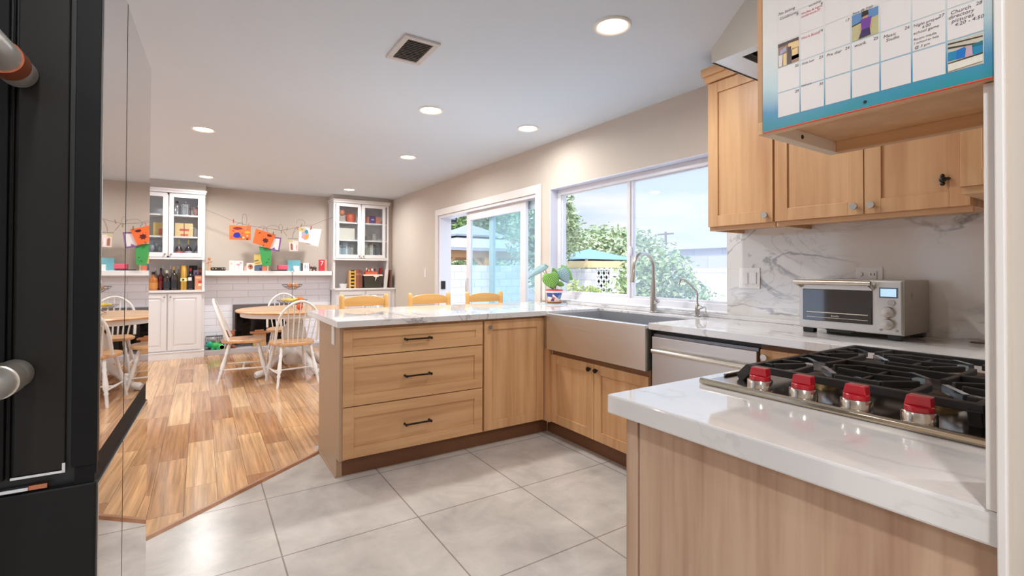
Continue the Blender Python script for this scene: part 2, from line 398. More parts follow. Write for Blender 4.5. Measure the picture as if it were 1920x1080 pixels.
# ------------------------------------------------------------------ cabinet helpers
RX = Matrix.Rotation(-PI / 2, 4, 'Z')      # local front -Y becomes world front -X, local x runs to -Y
def place(x, y, z, facing):
    if facing == '-Y': return Matrix.Translation((x, y, z))
    return Matrix.Translation((x, y, z)) @ RX
def shaker(Mx, w, h, fr=.062, t=.02, rec=.009):
    m = MB(Mx)
    m.box(0, fr, -t, 0, 0, h); m.box(w - fr, w, -t, 0, 0, h); m.box(fr, w - fr, -t, 0, 0, fr); m.box(fr, w - fr, -t, 0, h - fr, h)
    m.box(fr, w - fr, -t + rec, 0, fr, h - fr)
    return m
def knob(parent, Mx, x, z, t=.02, matl=None, r=.0155, L=.026):
    m = MB(Mx); m.lathe([(.006, -t), (.006, -t - L * .6), (r * .9, -t - L * .62), (r, -t - L * .75), (r * .93, -t - L), (0.0, -t - L)], (x, 0, z), 18, 'y')
    return link('knob', m, matl or NICKEL, parent)
def pull(parent, Mx, x, z, L=.16, t=.02):
    m = MB(Mx)
    m.bar((x - L / 2, -t - .028, z), (x + L / 2, -t - .028, z), .009, .009)
    for q in (-1, 1):
        m.lathe([(.008, -t), (.008, -t - .003), (.0055, -t - .005), (.0055, -t - .026), (.0085, -t - .03), (.0085, -t - .036), (0, -t - .037)], (x + q * L / 2, 0, z), 12, 'y')
    return link('handle', m, DARKM, parent)

# ------------------------------------------------------------------ peninsula
t = thing('base_cabinet', 'light wood drawer cabinet with three dark bar pulls at the end of the peninsula', 'cabinet', (1.13, 2.85, 0))
m = MB(); m.box(.70, 1.608, 2.85, 3.39, .11, .8755); link('body', m, WZ, t)
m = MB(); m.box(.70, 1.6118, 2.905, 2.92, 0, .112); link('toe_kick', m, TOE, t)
m = MB(); m.prism([(2.838, .11), (2.838, .8755), (3.395, .8755), (3.395, 0.0), (2.9, 0.0), (2.9, .11)], .668, .70, 'x'); link('side_panel', m, SIDEP, t, .001)
m = MB(); m.box(.66, .668, 2.895, 3.40, 0, .012); link('base_strip', m, SIDEP, t)
m = MB(); m.box(.661, .668, 2.95, 3.01, .76, .872); link('outlet', m, mat((232, 226, 218), .3), t, .001)
for z0, z1, f in ((.706, .858, .052), (.417, .700, .062), (.118, .411, .062)):
    Mx = place(.687, 2.85, z0, '-Y'); dr = link('drawer', shaker(Mx, .912, z1 - z0, f), WX, t, .0012); pull(dr, Mx, .447, (z1 - z0) / 2)
t = thing('base_cabinet', 'light wood base cabinet with one tall door in the inner corner beside the drawers', 'cabinet', (1.86, 2.85, 0))
m = MB(); m.box(1.612, 2.15, 2.85, 3.39, .11, .8755); link('body', m, WZ, t)
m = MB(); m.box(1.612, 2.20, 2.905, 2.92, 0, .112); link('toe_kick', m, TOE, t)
Mx = place(1.613, 2.85, .118, '-Y'); dr = link('door', shaker(Mx, .498, .742), WZ, t, .0012); knob(dr, Mx, .035, .70)

# ------------------------------------------------------------------ sink run
t = thing('sink_cabinet', 'light wood two door cabinet under the steel farmhouse sink', 'cabinet', (2.4, 2.3, 0))
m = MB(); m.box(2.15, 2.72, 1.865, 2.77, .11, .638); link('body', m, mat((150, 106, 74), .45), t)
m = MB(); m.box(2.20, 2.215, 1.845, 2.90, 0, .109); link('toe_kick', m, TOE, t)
m = MB(); m.box(2.118, 2.15, 2.775, 2.8485, .11, .638); m.box(2.118, 2.15, 2.8285, 2.8485, .638, .8755); link('filler', m, WZ, t)
Mx = place(2.15, 2.772, .116, '-X'); dr = link('door', shaker(Mx, .452, .485), WZ, t, .0012); knob(dr, Mx, .452 - .03, .45, matl=DARKM)
Mx = place(2.15, 2.315, .116, '-X'); dr = link('door', shaker(Mx, .448, .485), WZ, t, .0012); knob(dr, Mx, .03, .45, matl=DARKM)

t = thing('farmhouse_sink', 'wide stainless steel apron front sink set in the white worktop below the window', 'sink', (2.35, 2.3, .64))
m = MB(); m.box(2.088, 2.10, 1.852, 2.768, .642, .897); m.box(2.10, 2.14, 1.852, 1.856, .642, .89); link('apron', m, STEEL, t, .002)
m = MB()
m.box(2.10, 2.135, 1.862, 2.768, .66, .897); m.box(2.595, 2.60, 1.862, 2.758, .66, .90); m.box(2.135, 2.595, 1.862, 1.877, .66, .897); m.box(2.135, 2.595, 2.743, 2.758, .66, .897)
m.box(2.135, 2.595, 1.877, 2.743, .66, .672); link('basin', m, STEELX, t)
m = MB(); m.lathe([(.045, .672), (.045, .675), (.03, .676), (0, .674)], (2.37, 2.3, 0)); link('drain', m, CHROME, t)

t = thing('faucet', 'tall gooseneck brushed faucet standing behind the steel sink', 'faucet', (2.665, 2.29, .913))
fx, fy = 2.665, 2.29
m = MB(); m.lathe([(.026, .913), (.026, .92), (.022, .925), (.0215, 1.0), (.019, 1.08), (.0145, 1.15)], (fx, fy, 0)); link('base', m, NICKEL, t)
pts = [(fx, fy, 1.13), (fx, fy, 1.2)]
for i in range(13):
    a = PI * i / 12 * 1.03; pts.append((fx - .1 + .1 * math.cos(a), fy + .0, 1.225 + .1 * math.sin(a)))
m = MB(); m.tube(pts, .0125, 14); link('spout', m, NICKEL, t)
m = MB(); e = Vector(pts[-1]); m.tube([e, e + Vector((-.006, 0, -.03)), e + Vector((-.012, 0, -.09))], [.0135, .0165, .018], 14); link('spray_head', m, NICKEL, t)
m = MB(); m.tube([(fx + .0, fy - .015, .985), (fx - .01, fy - .045, .995)], [.017, .015], 12); m.tube([(fx - .01, fy - .045, .995), (fx - .04, fy - .07, 1.005)], [.008, .006], 10); link('lever', m, CHROME, t)

t = thing('filter_tap', 'small thin gooseneck water filter tap to the right of the main faucet', 'faucet', (2.665, 1.935, .913))
fx, fy = 2.665, 1.935
m = MB(); m.lathe([(.02, .913), (.02, .92), (.014, .925), (.016, .96), (.013, .985), (.008, .995)], (fx, fy, 0)); link('base', m, NICKEL, t)
m = MB(); m.tube([(fx, fy, .99), (fx, fy, 1.06), (fx - .008, fy, 1.075), (fx - .12, fy, 1.145), (fx - .145, fy, 1.152), (fx - .165, fy, 1.148), (fx - .185, fy, 1.12)], .0055, 10); link('spout', m, NICKEL, t)
m = MB(); m.tube([(fx, fy - .005, .965), (fx - .005, fy - .045, .982), (fx - .01, fy - .06, .975), (fx - .02, fy - .075, .94)], [.011, .011, .008, .006], 10); link('lever', m, CHROME, t)

t = thing('dishwasher', 'stainless steel dishwasher with long bar handle right of the sink', 'dishwasher', (2.4, 1.53, 0))
m = MB(); m.box(2.16, 2.70, 1.228, 1.836, 0.0, .872); link('body', m, BLACK, t)
m = MB(); m.box(2.118, 2.16, 1.229, 1.832, .115, .838); link('door', m, STEELY, t, .003)
m = MB(); m.box(2.135, 2.165, 1.229, 1.832, .838, .852); link('control_strip', m, mat((120, 120, 122), .3, .8), t)
m = MB(); m.tube([(2.085, 1.80, .765), (2.085, 1.26, .765)], .0125, 14)
for y in (1.795, 1.265): m.tube([(2.085, y, .765), (2.12, y, .765)], .008, 10)
link('handle', m, mat((214, 204, 190), .25, 1.0), t)
t = thing('base_cabinet', 'light wood base cabinet to the right of the dishwasher, mostly behind the cooktop', 'cabinet', (2.4, .9, 0))
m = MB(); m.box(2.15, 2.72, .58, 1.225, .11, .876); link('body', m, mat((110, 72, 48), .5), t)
Mx = place(2.15, 1.219, .70, '-X'); dr = link('drawer', shaker(Mx, .175, .15, .05, rec=.0), WY, t, .0012); knob(dr, Mx, .028, .118)
Mx = place(2.15, 1.037, .116, '-X'); link('door', shaker(Mx, .44, .736), WZ, t, .0012)
Mx = place(2.15, 1.219, .116, '-X'); link('door', shaker(Mx, .175, .578, .045), WZ, t, .0012)
m = MB(); m.box(2.2, 2.215, .58, 1.225, 0, .112); link('toe_kick', m, TOE, t)
t = thing('base_cabinet', 'plain wood base cabinet at the near end of the window counter behind the cooktop', 'cabinet', (2.4, .1, 0))
m = MB(); m.box(2.15, 2.72, -.6, .576, .11, .8755); link('body', m, WZ, t)
m = MB(); m.box(2.2, 2.215, -.6, .576, 0, .112); link('toe_kick', m, TOE, t)
Mx = place(2.15, .574, .116, '-X'); link('door', shaker(Mx, .55, .736), WZ, t, .0012)

# worktop: one L, notch for the sink
m = MB()
m.prism([(.645, 2.802), (2.108, 2.802), (2.108, 2.772), (2.602, 2.772), (2.602, 1.848), (2.108, 1.848), (2.108, -.6), (XW - .012, -.6), (XW - .012, 3.35), (2.70, 3.712), (.645, 3.712)], .876, .913)
solo('worktop', m, QTOP, 'white veined quartz worktop running along the window wall and out over the peninsula', 'worktop', bevel=.003)
m = MB(); m.box(2.70, XW - .013, 1.0, 3.30, .9135, .9355)
solo('upstand', m, QTOP, 'low white quartz upstand ledge under the window behind the sink', 'upstand', bevel=.002)

# ------------------------------------------------------------------ plant
t = thing('potted_plant', 'leafy green striped plant in a painted pot on the peninsula corner', 'plant', (2.62, 3.36, .921))
px, py = 2.62, 3.36
POTM, nt, b = new_mat('painted_pot'); N = nt.nodes; L = nt.links; setp(b, .25)
tc = N.new('ShaderNodeTexCoord'); vo = N.new('ShaderNodeTexVoronoi'); vo.inputs['Scale'].default_value = 26; L.new(tc.outputs['Object'], vo.inputs['Vector'])
cr = N.new('ShaderNodeValToRGB'); cr.color_ramp.interpolation = 'CONSTANT'; e = cr.color_ramp.elements
e[0].position = 0; e[0].color = rgb(60, 80, 150)
for p_, c_2 in ((.28, (232, 226, 214)), (.5, (220, 96, 80)), (.64, (110, 140, 190)), (.8, (196, 180, 120)), (.9, (236, 232, 224))):
    x = e.new(p_); x.color = rgb(*c_2)
e[len(e) - 1].color = rgb(236, 232, 224)
sepc = N.new('ShaderNodeSeparateColor'); L.new(vo.outputs['Color'], sepc.inputs[0]); L.new(sepc.outputs[0], cr.inputs[0]); L.new(cr.outputs[0], b.inputs['Base Color'])
m = MB(); m.lathe([(.05, .932), (.072, 1.022), (.072, 1.026), (.06, 1.026), (.055, 1.0), (0, 1.0)], (px, py, 0), 32); link('pot', m, POTM, t)
pot = [c for c in t.children][0]
m = MB(); m.lathe([(.0725, 1.024), (.077, 1.028), (.077, 1.04), (.068, 1.04), (.066, 1.026)], (px, py, 0), 32); link('rim', m, mat((214, 96, 88), .3), pot)
m = MB(); m.lathe([(.0712, 1.012), (.0755, 1.012), (.0765, 1.026), (.071, 1.026)], (px, py, 0), 32); link('band', m, mat((232, 228, 224), .3), pot)
m = MB(); m.lathe([(.066, 1.02), (0, 1.024)], (px, py, 0), 24); link('soil', m, mat((70, 52, 40), .9, bump=.5), t)
m = MB(); m.lathe([(.05, .922), (.062, .924), (.076, .936), (.074, .939), (.058, .932), (0, .931)], (px, py, 0), 32); link('saucer', m, mat((216, 140, 96), .5), t)
def leafmat(name, c1, c2):
    m, nt, b = new_mat(name); N = nt.nodes; L = nt.links; setp(b, .4)
    tc = N.new('ShaderNodeTexCoord'); w = N.new('ShaderNodeTexWave'); w.inputs['Scale'].default_value = 2.4; w.inputs['Distortion'].default_value = .3
    at = N.new('ShaderNodeUVMap'); L.new(at.outputs['UV'], w.inputs['Vector'])
    mx = N.new('ShaderNodeMix'); mx.data_type = 'RGBA'; mx.inputs[6].default_value = rgb(*c1); mx.inputs[7].default_value = rgb(*c2)
    L.new(w.outputs['Fac'], mx.inputs[0]); L.new(mx.outputs[2], b.inputs['Base Color'])
    b.inputs['Subsurface Weight'].default_value = 0
    return m
LEAF = leafmat('leaf_stripe', (66, 120, 40), (146, 190, 90)); LEAFS = leafmat('leaf_silver', (70, 110, 90), (176, 200, 214))
def leaf(parent, c, L_, W_, ang, mt, tilt=.25, yawl=0, curl=.18):
    """heart shaped leaf blade centred on c, its tip pointing at ang (0 = to the right, seen from the aisle)"""
    rr_ = Vector((.84, -.543, 0)); uu_ = Vector((0, 0, 1)); nn_ = Vector((-.543, -.84, 0))
    U_ = (rr_ * math.cos(ang) + uu_ * math.sin(ang)); V_ = (rr_ * -math.sin(ang) + uu_ * math.cos(ang))
    V_ = (V_ * math.cos(yawl) + nn_ * math.sin(yawl)).normalized()
    U_ = (U_ * math.cos(tilt) + nn_ * math.sin(tilt)).normalized(); W3 = U_.cross(V_)
    if W3.dot(nn_) < 0: W3 = -W3
    vs = []; fs = []; uv = []; nu, nv = 14, 10
    for i in range(nu + 1):
        s = i / nu
        hw = W_ * .5 * (math.sin(PI * min(1, (s * .93 + .07)) ** .72)) ** .7 if s < 1 else 0
        for j in range(nv + 1):
            q = j / nv * 2 - 1
            x = (s - .5) * L_ - (.10 * L_ * (1 - s) ** 4 * (abs(q) ** .8) * 1.0 if s < .5 else 0)
            vs.append(Vector(c) + U_ * x + V_ * (hw * q) + W3 * (-curl * L_ * (s - .3) ** 2 - .22 * W_ * q * q * .6 + .012 * W_ * math.cos(q * 14)))
            uv.append((s * .8 - abs(q) * .5, q))
    for i in range(nu):
        for j in range(nv):
            a = i * (nv + 1) + j; fs.append((a, a + 1, a + nv + 2, a + nv + 1))
    m = MB(); m.add(vs, fs, True); o = link('leaf', m, mt, parent)
    ul = o.data.uv_layers.new(name='UVMap')
    for lp in o.data.loops: ul.data[lp.index].uv = uv[lp.vertex_index]
    sm = o.modifiers.new('thick', 'SOLIDIFY'); sm.thickness = .0012
    j0 = Vector(c) - U_ * (L_ * .4) - W3 * .004; a = Vector((px, py, 1.0)); mid = (a + j0) / 2 + Vector((0, 0, .025)) - nn_ * .01
    m = MB(); m.tube([a, (a + mid) / 2 + Vector((0, 0, .006)), mid, j0], .0024, 6); link('stalk', m, mat((150, 96, 80), .5), parent)
    return o
def at_(dx, dz, dn=0): return (px + .84 * dx - .543 * dn, py - .543 * dx - .84 * dn, 1.03 + dz)
leaf(t, at_(-.028, .085, .055), .135, .150, -1.35, LEAF, .12)
leaf(t, at_(.085, .125, .03), .135, .105, -1.05, LEAFS, .15, .2)
leaf(t, at_(.115, .150, -.02), .150, .105, -.75, LEAF, .1, -.3)
leaf(t, at_(-.155, .175, .02), .180, .070, -2.62, LEAFS, .1, .5, .45)
leaf(t, at_(-.085, .200, -.01), .075, .050, .35, LEAF, .2, .3)
leaf(t, at_(.015, .150, -.02), .110, .070, 2.0, LEAF, .2, .2)
leaf(t, at_(.06, .055, .01), .06, .045, -.3, LEAF, .2)
m = MB(); m.lathe([(.125, .9135), (.127, .917), (.124, .921), (0, .921)], (px - .005, py + .01, 0), 40)
solo('glass_mat', m, mat((190, 205, 210), .08, var=.01, coat=.5), 'round pale glass mat under the potted plant', 'mat')

# ------------------------------------------------------------------ toaster oven
t = thing('toaster_oven', 'stainless toaster oven with glass door and dials on the window counter', 'toaster oven', (2.57, .99, .913))
A, B = 1.198, .785; TX = 2.435
m = MB(); m.box(TX, 2.712, B, A, .936, 1.166); m.box(TX + .08, TX + .2, B - .002, B, 1.09, 1.115); link('body', m, mat((176, 168, 158), .32, .9), t, .006)
m = MB(); m.box(TX - .006, TX, B + .005, A - .002, .938, 1.163); link('front_frame', m, STEELY, t, .002)
m = MB(); m.box(TX - .012, TX - .006, .895, 1.178, .973, 1.12); dr = link('door', m, mat((36, 38, 46), .04, var=.01, coat=1.0), t, .002)
m = MB(); m.bar((TX - .0125, 1.16, 1.013), (TX - .0125, .91, 1.013), .0012, .004); m.bar((TX - .0125, 1.16, .99), (TX - .0125, .91, .99), .0008, .002); link('rack', m, mat((210, 200, 180), .3, .6), dr)
m = MB(); m.box(TX - .013, TX - .006, .893, 1.19, 1.12, 1.146); link('top_rail', m, STEELY, dr, .002)
m = MB(); m.tube([(TX - .05, 1.196, 1.152), (TX - .05, .885, 1.152)], .011, 12)
for y in (1.186, .893): m.tube([(TX - .05, y, 1.152), (TX - .004, y, 1.13)], [.012, .008], 10)
link('handle', m, mat((206, 196, 182), .25, 1.0), dr)
m = MB(); m.box(TX - .011, TX - .006, .792, .878, .944, 1.16); pn = link('control_panel', m, mat((205, 202, 198), .35, .7), t, .002)
m = MB(); m.box(TX - .013, TX - .011, .803, .868, 1.092, 1.135); link('bezel', m, mat((90, 110, 130), .3), pn)
m = MB(); m.box(TX - .0145, TX - .013, .808, .863, 1.097, 1.13); link('display', m, emit('lcd', (.42, .62, .78), .55), pn)
m = MB(); m.cyl((0, .825, 1.072), .013, TX - .018, TX - .011, 20, 'x'); link('button', m, NICKEL, pn)
for z in (1.032, .982):
    m = MB(); m.lathe([(.024, TX - .011), (.024, TX - .02), (.021, TX - .028), (0, TX - .029)][::-1], (0, .836, z), 28, 'x'); link('dial', m, mat((196, 190, 182), .25, .95), pn)
for y in (.862, .806):
    m = MB(); m.cyl((0, y, .956), .0055, TX - .014, TX - .011, 14, 'x'); link('button', m, mat((160, 156, 150), .3, .8), pn)
m = MB(); m.prism([(1.08, .938), (1.06, .927), (.98, .927), (.96, .938)], TX - .014, TX + .01, 'x'); link('tray_lip', m, BLACK, t)
for x, y in ((TX + .02, 1.16), (TX + .02, .82), (2.69, 1.16), (2.69, .82)):
    m = MB(); m.box(x - .018, x + .018, y - .024, y + .024, .9135, .936); link('foot', m, BLACK, t, .003)

def text_into(mb, txt, size, origin, u, v, shear=0.0, off=0.0):
    cu = bpy.data.curves.new('t', 'FONT'); cu.body = txt; cu.size = size; cu.shear = shear; cu.resolution_u = 2; cu.offset = off
    ob = bpy.data.objects.new('t', cu); COL.objects.link(ob)
    dg = bpy.context.evaluated_depsgraph_get(); me = ob.evaluated_get(dg).to_mesh()
    u = Vector(u); v = Vector(v); o = Vector(origin)
    vs = [o + u * p.co.x + v * p.co.y for p in me.vertices]; fs = [tuple(p.vertices) for p in me.polygons]
    mb.add(vs, fs)
    ob.evaluated_get(dg).to_mesh_clear(); bpy.data.objects.remove(ob); bpy.data.curves.remove(cu)
m = MB(); text_into(m, 'Breville', .011, (TX - .0126, 1.055, .996), (0, -1, 0), (0, 0, 1)); link('brand_lettering', m, mat((215, 215, 215), .4), dr)

# spoon rest / cutlery at the far right of the counter
t = thing('spoon', 'metal spoon lying at the wall end of the window counter', 'spoon', (2.62, .58, .914))
m = MB(); m.ball((2.60, .60, .921), (.018, .026, .005)); link('bowl', m, mat((120, 112, 98), .3, .9), t)
m = MB(); m.tube([(2.60, .58, .921), (2.605, .53, .925), (2.615, .42, .919)], [.004, .003, .004], 8); link('handle', m, mat((150, 100, 70), .4, .6), t)

# ------------------------------------------------------------------ switch and outlets on the splash
XS = XW - .012
t = thing('light_switch', 'white double rocker switch plate on the marble splash beside the window', 'switch', (XS, 1.625, 1.1))
m = MB(); m.box(XS - .006, XS, 1.562, 1.69, 1.1, 1.224); link('plate', m, WHITE, t, .002)
for y in (1.60, 1.652):
    m = MB(); m.box(XS - .011, XS - .006, y - .018, y + .018, 1.128, 1.196); link('rocker', m, WHITE, t, .002)
t = thing('wall_outlet', 'white outlet plate on the marble splash behind the toaster oven', 'outlet', (XS, 1.02, 1.13))
m = MB(); m.box(XS - .006, XS, .962, 1.075, 1.12, 1.225); pl = link('plate', m, WHITE, t, .002)
m = MB(); m.box(XS - .010, XS - .006, .985, 1.02, 1.135, 1.205); link('socket', m, WHITE, t, .002)
m = MB()
for y, z in ((.995, 1.19), (1.009, 1.19), (.995, 1.155), (1.009, 1.155)): m.box(XS - .0105, XS - .0098, y - .0015, y + .0015, z - .006, z + .006)
link('slots', m, BLACK, t)
m = MB(); m.cyl((0, 1.055, 1.19), .011, XS - .012, XS - .006, 14, 'x'); link('dimmer_knob', m, WHITE, t)

# ------------------------------------------------------------------ wall cabinets over the window counter
def upper(name_label, y1, y0, z0, z1, doors, face=2.42, rail=True):
    t = thing('wall_cabinet', name_label, 'cabinet', (2.58, (y0 + y1) / 2, z0), 'wood wall cabinets')
    m = MB(); m.box(face, XS - .001, y0, y1, z0 + .012, z1); link('body', m, WZ, t, .001)
    if rail:
        m = MB(); m.box(face + .0, face + .018, y0, y1, z0 - .008, z0 + .012); m.box(face + .018, XS - .001, y1 - .018, y1, z0 - .008, z0 + .012); link('light_rail', m, WY, t)
    for (a, w, kx, kz) in doors:
        Mx = place(face, a, z0 + .014, '-X'); dr = link('door', shaker(Mx, w, z1 - z0 - .02, .06), WZ, t, .0012)
        if kx is not None: knob(dr, Mx, kx, kz)
    return t
t = upper('tall wood wall cabinet beside the window with one knob', 1.676, 1.305, 1.437, 2.262, [(1.673, .364, .335, .035)])
t2 = upper('wood wall cabinet with a pair of doors over the toaster oven', 1.300, .570, 1.437, 2.262, [(1.298, .382, .352, .035), (.912, .34, .03, .035)])
m = MB(); m.lathe([(.016, 0), (.012, -.012), (.006, -.02), (0, -.022)], (0, 0, 0), 12, 'y')
mk = MB(place(2.402, .648, 1.557, '-X')); mk.ball((0, -.012, 0), (.012, .012, .012)); mk.ball((-.002, -.008, .014), (.007, .008, .009)); mk.ball((-.002, -.008, -.015), (.008, .008, .009)); mk.ball((.013, -.008, .002), (.009, .007, .006))
solo('magnet', mk, BLACK, 'small black clip stuck on the cabinet door over the toaster oven', 'clip')
m = MB(); m.box(2.39, XS - .001, 1.29, 1.69, 2.262, 2.30); m.box(2.375, XS - .001, 1.28, 1.702, 2.30, 2.345)
solo('cornice', m, WY, 'wood cornice moulding on top of the tall wall cabinet by the window', 'moulding', bevel=.002)
t = thing('wall_cabinet', 'deeper wood corner wall cabinet at the right end over the counter', 'cabinet', (2.4, .2, 1.48), 'wood wall cabinets')
m = MB(); m.box(2.215, XS - .001, -.3, .556, 1.495, 2.262); link('body', m, WZ, t)
m = MB(); m.box(2.205, 2.56, .10, .548, 1.47, 1.495); link('light_rail', m, WY, t)
Mx = place(2.215, .549, 1.495, '-X'); link('door', shaker(Mx, .40, .76, .055), WZ, t, .0012)

# ------------------------------------------------------------------ cooktop peninsula
t = thing('cooktop_cabinet', 'plain vertical grain wood cabinet under the cooktop counter', 'cabinet', (1.3, .3, 0))
m = MB(); m.prism([(.842, .168), (.842, .790), (1.76, .790), (1.76, -.95), (.935, -.95), (.935, .168)], 0, .868); link('body', m, WPAN, t)
m = MB(); m.box(.834, .842, .172, .757, 0, .868); link('end_panel', m, WPAN, t, .001)
m = MB(); m.box(.832, .860, .762, .795, 0, .868); link('corner_post', m, WPAN, t, .0015)
for q in (.936,):
    pass
m = MB(); m.prism([(.802, .1655), (.802, .827), (1.80, .827), (1.80, -.95), (.932, -.95), (.932, .1655)], .869, .913)
solo('worktop', m, QTOP, 'thick white veined quartz counter carrying the cooktop in the foreground', 'worktop', bevel=.004)

RY0, RY1 = -.205, .708
t = thing('cooktop', 'pro style stainless gas cooktop with red knobs and black grates', 'cooktop', (1.4, .25, .914))
m = MB(); m.box(1.09, 1.785, RY0, RY1 + .062, .9135, .9225); m.box(1.17, 1.785, RY1 + .054, RY1 + .062, .9225, .929); tray = link('tray', m, mat((150, 142, 134), .16, 1.0, var=.03), t, .002)
m = MB(); m.prism([(1.0755, .9145), (1.0735, .919), (1.0745, .925), (1.079, .9285), (1.086, .9285), (1.094, .9235), (1.094, .9145)], RY0 - .01, RY1 + .067, 'y'); link('front_rail', m, mat((214, 200, 180), .16, 1.0), t, .0008)
for y in (.637, .54, .438, .337, .2, .1, 0, -.1):
    m = MB(); m.lathe([(.0275, .9225), (.0275, .944), (.026, .946), (.022, .946)], (1.112, y, 0), 32); kb = link('knob', m, mat((206, 198, 188), .2, 1.0), t)
    m = MB(); m.lathe([(.0225, .945), (.0225, .954), (.0215, .956), (0, .956)], (1.112, y, 0), 28)
    m.prism([(-.0205, .9555), (-.019, .974), (.016, .974), (.0205, .9555)], 1.101, 1.123, 'x')
    for q in range(len(m.v) - 8, len(m.v)): m.v[q].y += y
    link('grip', m, RED, kb, .0015)
GX0, GX1, GXM = 1.172, 1.765, 1.462
BY = (.60, .37, .14, -.09)
def grate(y0, y1, bys, first):
    m = MB(); zt, hb, wb = .957, .017, .014
    for x in (GX0, GX1, GXM): m.bar((x, y0, zt), (x, y1, zt), wb, hb)
    for y in (y0 + wb / 2, y1 - wb / 2): m.bar((GX0, y, zt), (GX1, y, zt), wb, hb)
    for xa, xb in ((GX0, GXM), (GXM, GX1)):
        xc = (xa + xb) / 2
        for yb in bys:
            m.bar((xa, yb, zt), (xc - .04, yb, zt + .003), .011, .015); m.bar((xb, yb, zt), (xc + .04, yb, zt + .003), .011, .015)
            for d in (-1, 1):
                ye = max(y0, min(y1, yb + d * .115))
                for q in (-1, 1):
                    if (d, q) in ((-1, 1), (1, -1)): m.bar((xc + q * .024, yb + d * .022, zt + .003), (xc + q * .085, yb + d * .07, zt + .001), .010, .015)
                    m.bar((xc + q * .085, yb + d * .07, zt), (xc + q * .085, ye, zt), .009, .014)
                m.bar((xc, yb + d * .042, zt + .003), (xc, ye, zt), .009, .014)
        for yb in bys:
            if yb - .115 > y0 + .02: m.bar((xc - .085, yb - .115, zt - .002), (xc + .085, yb - .115, zt - .002), .008, .01)
    for x in (GX0, GX1):
        for y, q in ((y0 + .012, -1), (y1 - .012, 1)): m.bar((x, y, zt), (x + (.012 if x < 1.4 else 0), y + (q * .036 if first and q > 0 else 0), .924), .020, .026)
    return m
for gi, (ya, yb_) in enumerate(((.262, .704), (-.195, .258))):
    bys = BY[2 * gi:2 * gi + 2]
    g = link('grate', grate(ya, yb_, bys, gi == 0), IRON, t, .002)
    for xc in ((GX0 + GXM) / 2, (GXM + GX1) / 2):
        for yc in bys:
            m = MB(); m.lathe([(.046, .9225), (.046, .929), (.034, .932), (.032, .938)], (xc, yc, 0), 28); bn = link('burner', m, mat((196, 170, 120), .35, .9), t)
            m = MB(); m.lathe([(.034, .937), (.035, .943), (.028, .946), (0, .9465)], (xc, yc, 0), 28); link('cap', m, BLACK, bn)
            for q in (-1, 1):
                m = MB(); m.bar((xc + q * .022, yc + q * .020, .960), (xc + q * .082, yc + q * .068, .958), .011, .016); link('glint_finger', m, mat((196, 204, 222), .16, 1.0), g)  # grate fingers in bright metal, imitating the window highlight on them

# hood
t = thing('range_hood', 'stainless pyramid range hood hanging above the cooktop', 'hood', (1.4, .25, 1.7))
hx0, hx1, hy0, hy1, hz = 1.05, 1.74, -.21, .722, 1.712
m = MB()
pf = [(hy1, hz), (hy1, hz + .036), (.455, 1.995), (.455, ZC - .001), (.0, ZC - .001), (.0, 1.995), (hy0, hz + .036), (hy0, hz)]
n8 = len(pf)
vs = [(hx0, y, z) for y, z in pf] + [((hx1 if z < 1.9 else 1.55), y, z) for y, z in pf]
fs = [tuple(range(n8))] + [tuple(range(2 * n8 - 1, n8 - 1, -1))] + [(q, q + 1, n8 + q + 1, n8 + q) for q in range(n8 - 1)]
m.add(vs, fs[0:1] + fs[2:])
m.add([vs[n8 + q] for q in (0, 1, 6, 7)], [(0, 1, 2, 3)]); m.add([vs[n8 + q] for q in (1, 2, 5, 6)], [(0, 1, 2, 3)]); m.add([vs[n8 + q] for q in (2, 3, 4, 5)], [(0, 1, 2, 3)])
link('canopy', m, mat((196, 188, 178), .34, 1.0, var=.02), t)
fx0, fx1, fy0, fy1 = hx0 + .035, hx1 - .06, hy0 + .08, hy1 - .058
m = MB(); m.box(hx0 + .002, fx0, hy0 + .002, hy1 - .002, hz + .003, hz + .006); m.box(fx1, hx1 - .002, hy0 + .002, hy1 - .002, hz + .003, hz + .006); m.box(fx0, fx1, hy0 + .002, fy0, hz + .003, hz + .006); m.box(fx0, fx1, fy1, hy1 - .002, hz + .003, hz + .006); link('underside_rim', m, mat((236, 238, 242), .3, .85, var=.01), t)  # paler, bluer than the canopy steel to imitate reflected window light
m = MB(); m.box(fx0, fx1, fy0, fy1, hz + .02, hz + .03); fl = link('filter', m, mat((40, 40, 44), .4, .8), t)
m = MB()
for q in range(9): m.box(fx0 + .01, fx1 - .01, fy0 + .015 + q * .08, fy0 + .05 + q * .08, hz + .010, hz + .02)
link('baffles', m, mat((80, 80, 84), .35, 1.0), fl)

# calendar cabinet
CX, CYL = .79, .4555
t = thing('wall_cabinet', 'wood wall cabinet seen from below hanging in the foreground, covered by a calendar', 'cabinet', (.92, .3, 1.43), 'wood wall cabinets')
m = MB(); m.box(CX, 1.045, .1655, CYL, 1.452, ZC - .005); link('body', m, WZ, t)
m = MB(); m.box(CX, CX + .018, .1655, CYL, 1.431, 1.452); link('bottom_rail', m, WY, t, .0008)
m = MB(); m.box(1.027, 1.045, .1655, CYL - .018, 1.431, 1.452); link('bottom_rail', m, WY, t, .0008)
m = MB(); m.box(CX + .018, 1.045, CYL - .018, CYL, 1.431, 1.452); link('side_rail', m, mat((226, 205, 180), .5), t, .0008)
m = MB(); m.ball((.90, CYL - .0185, 1.441), (.004, .002, .004)); link('screw', m, DARKM, t)

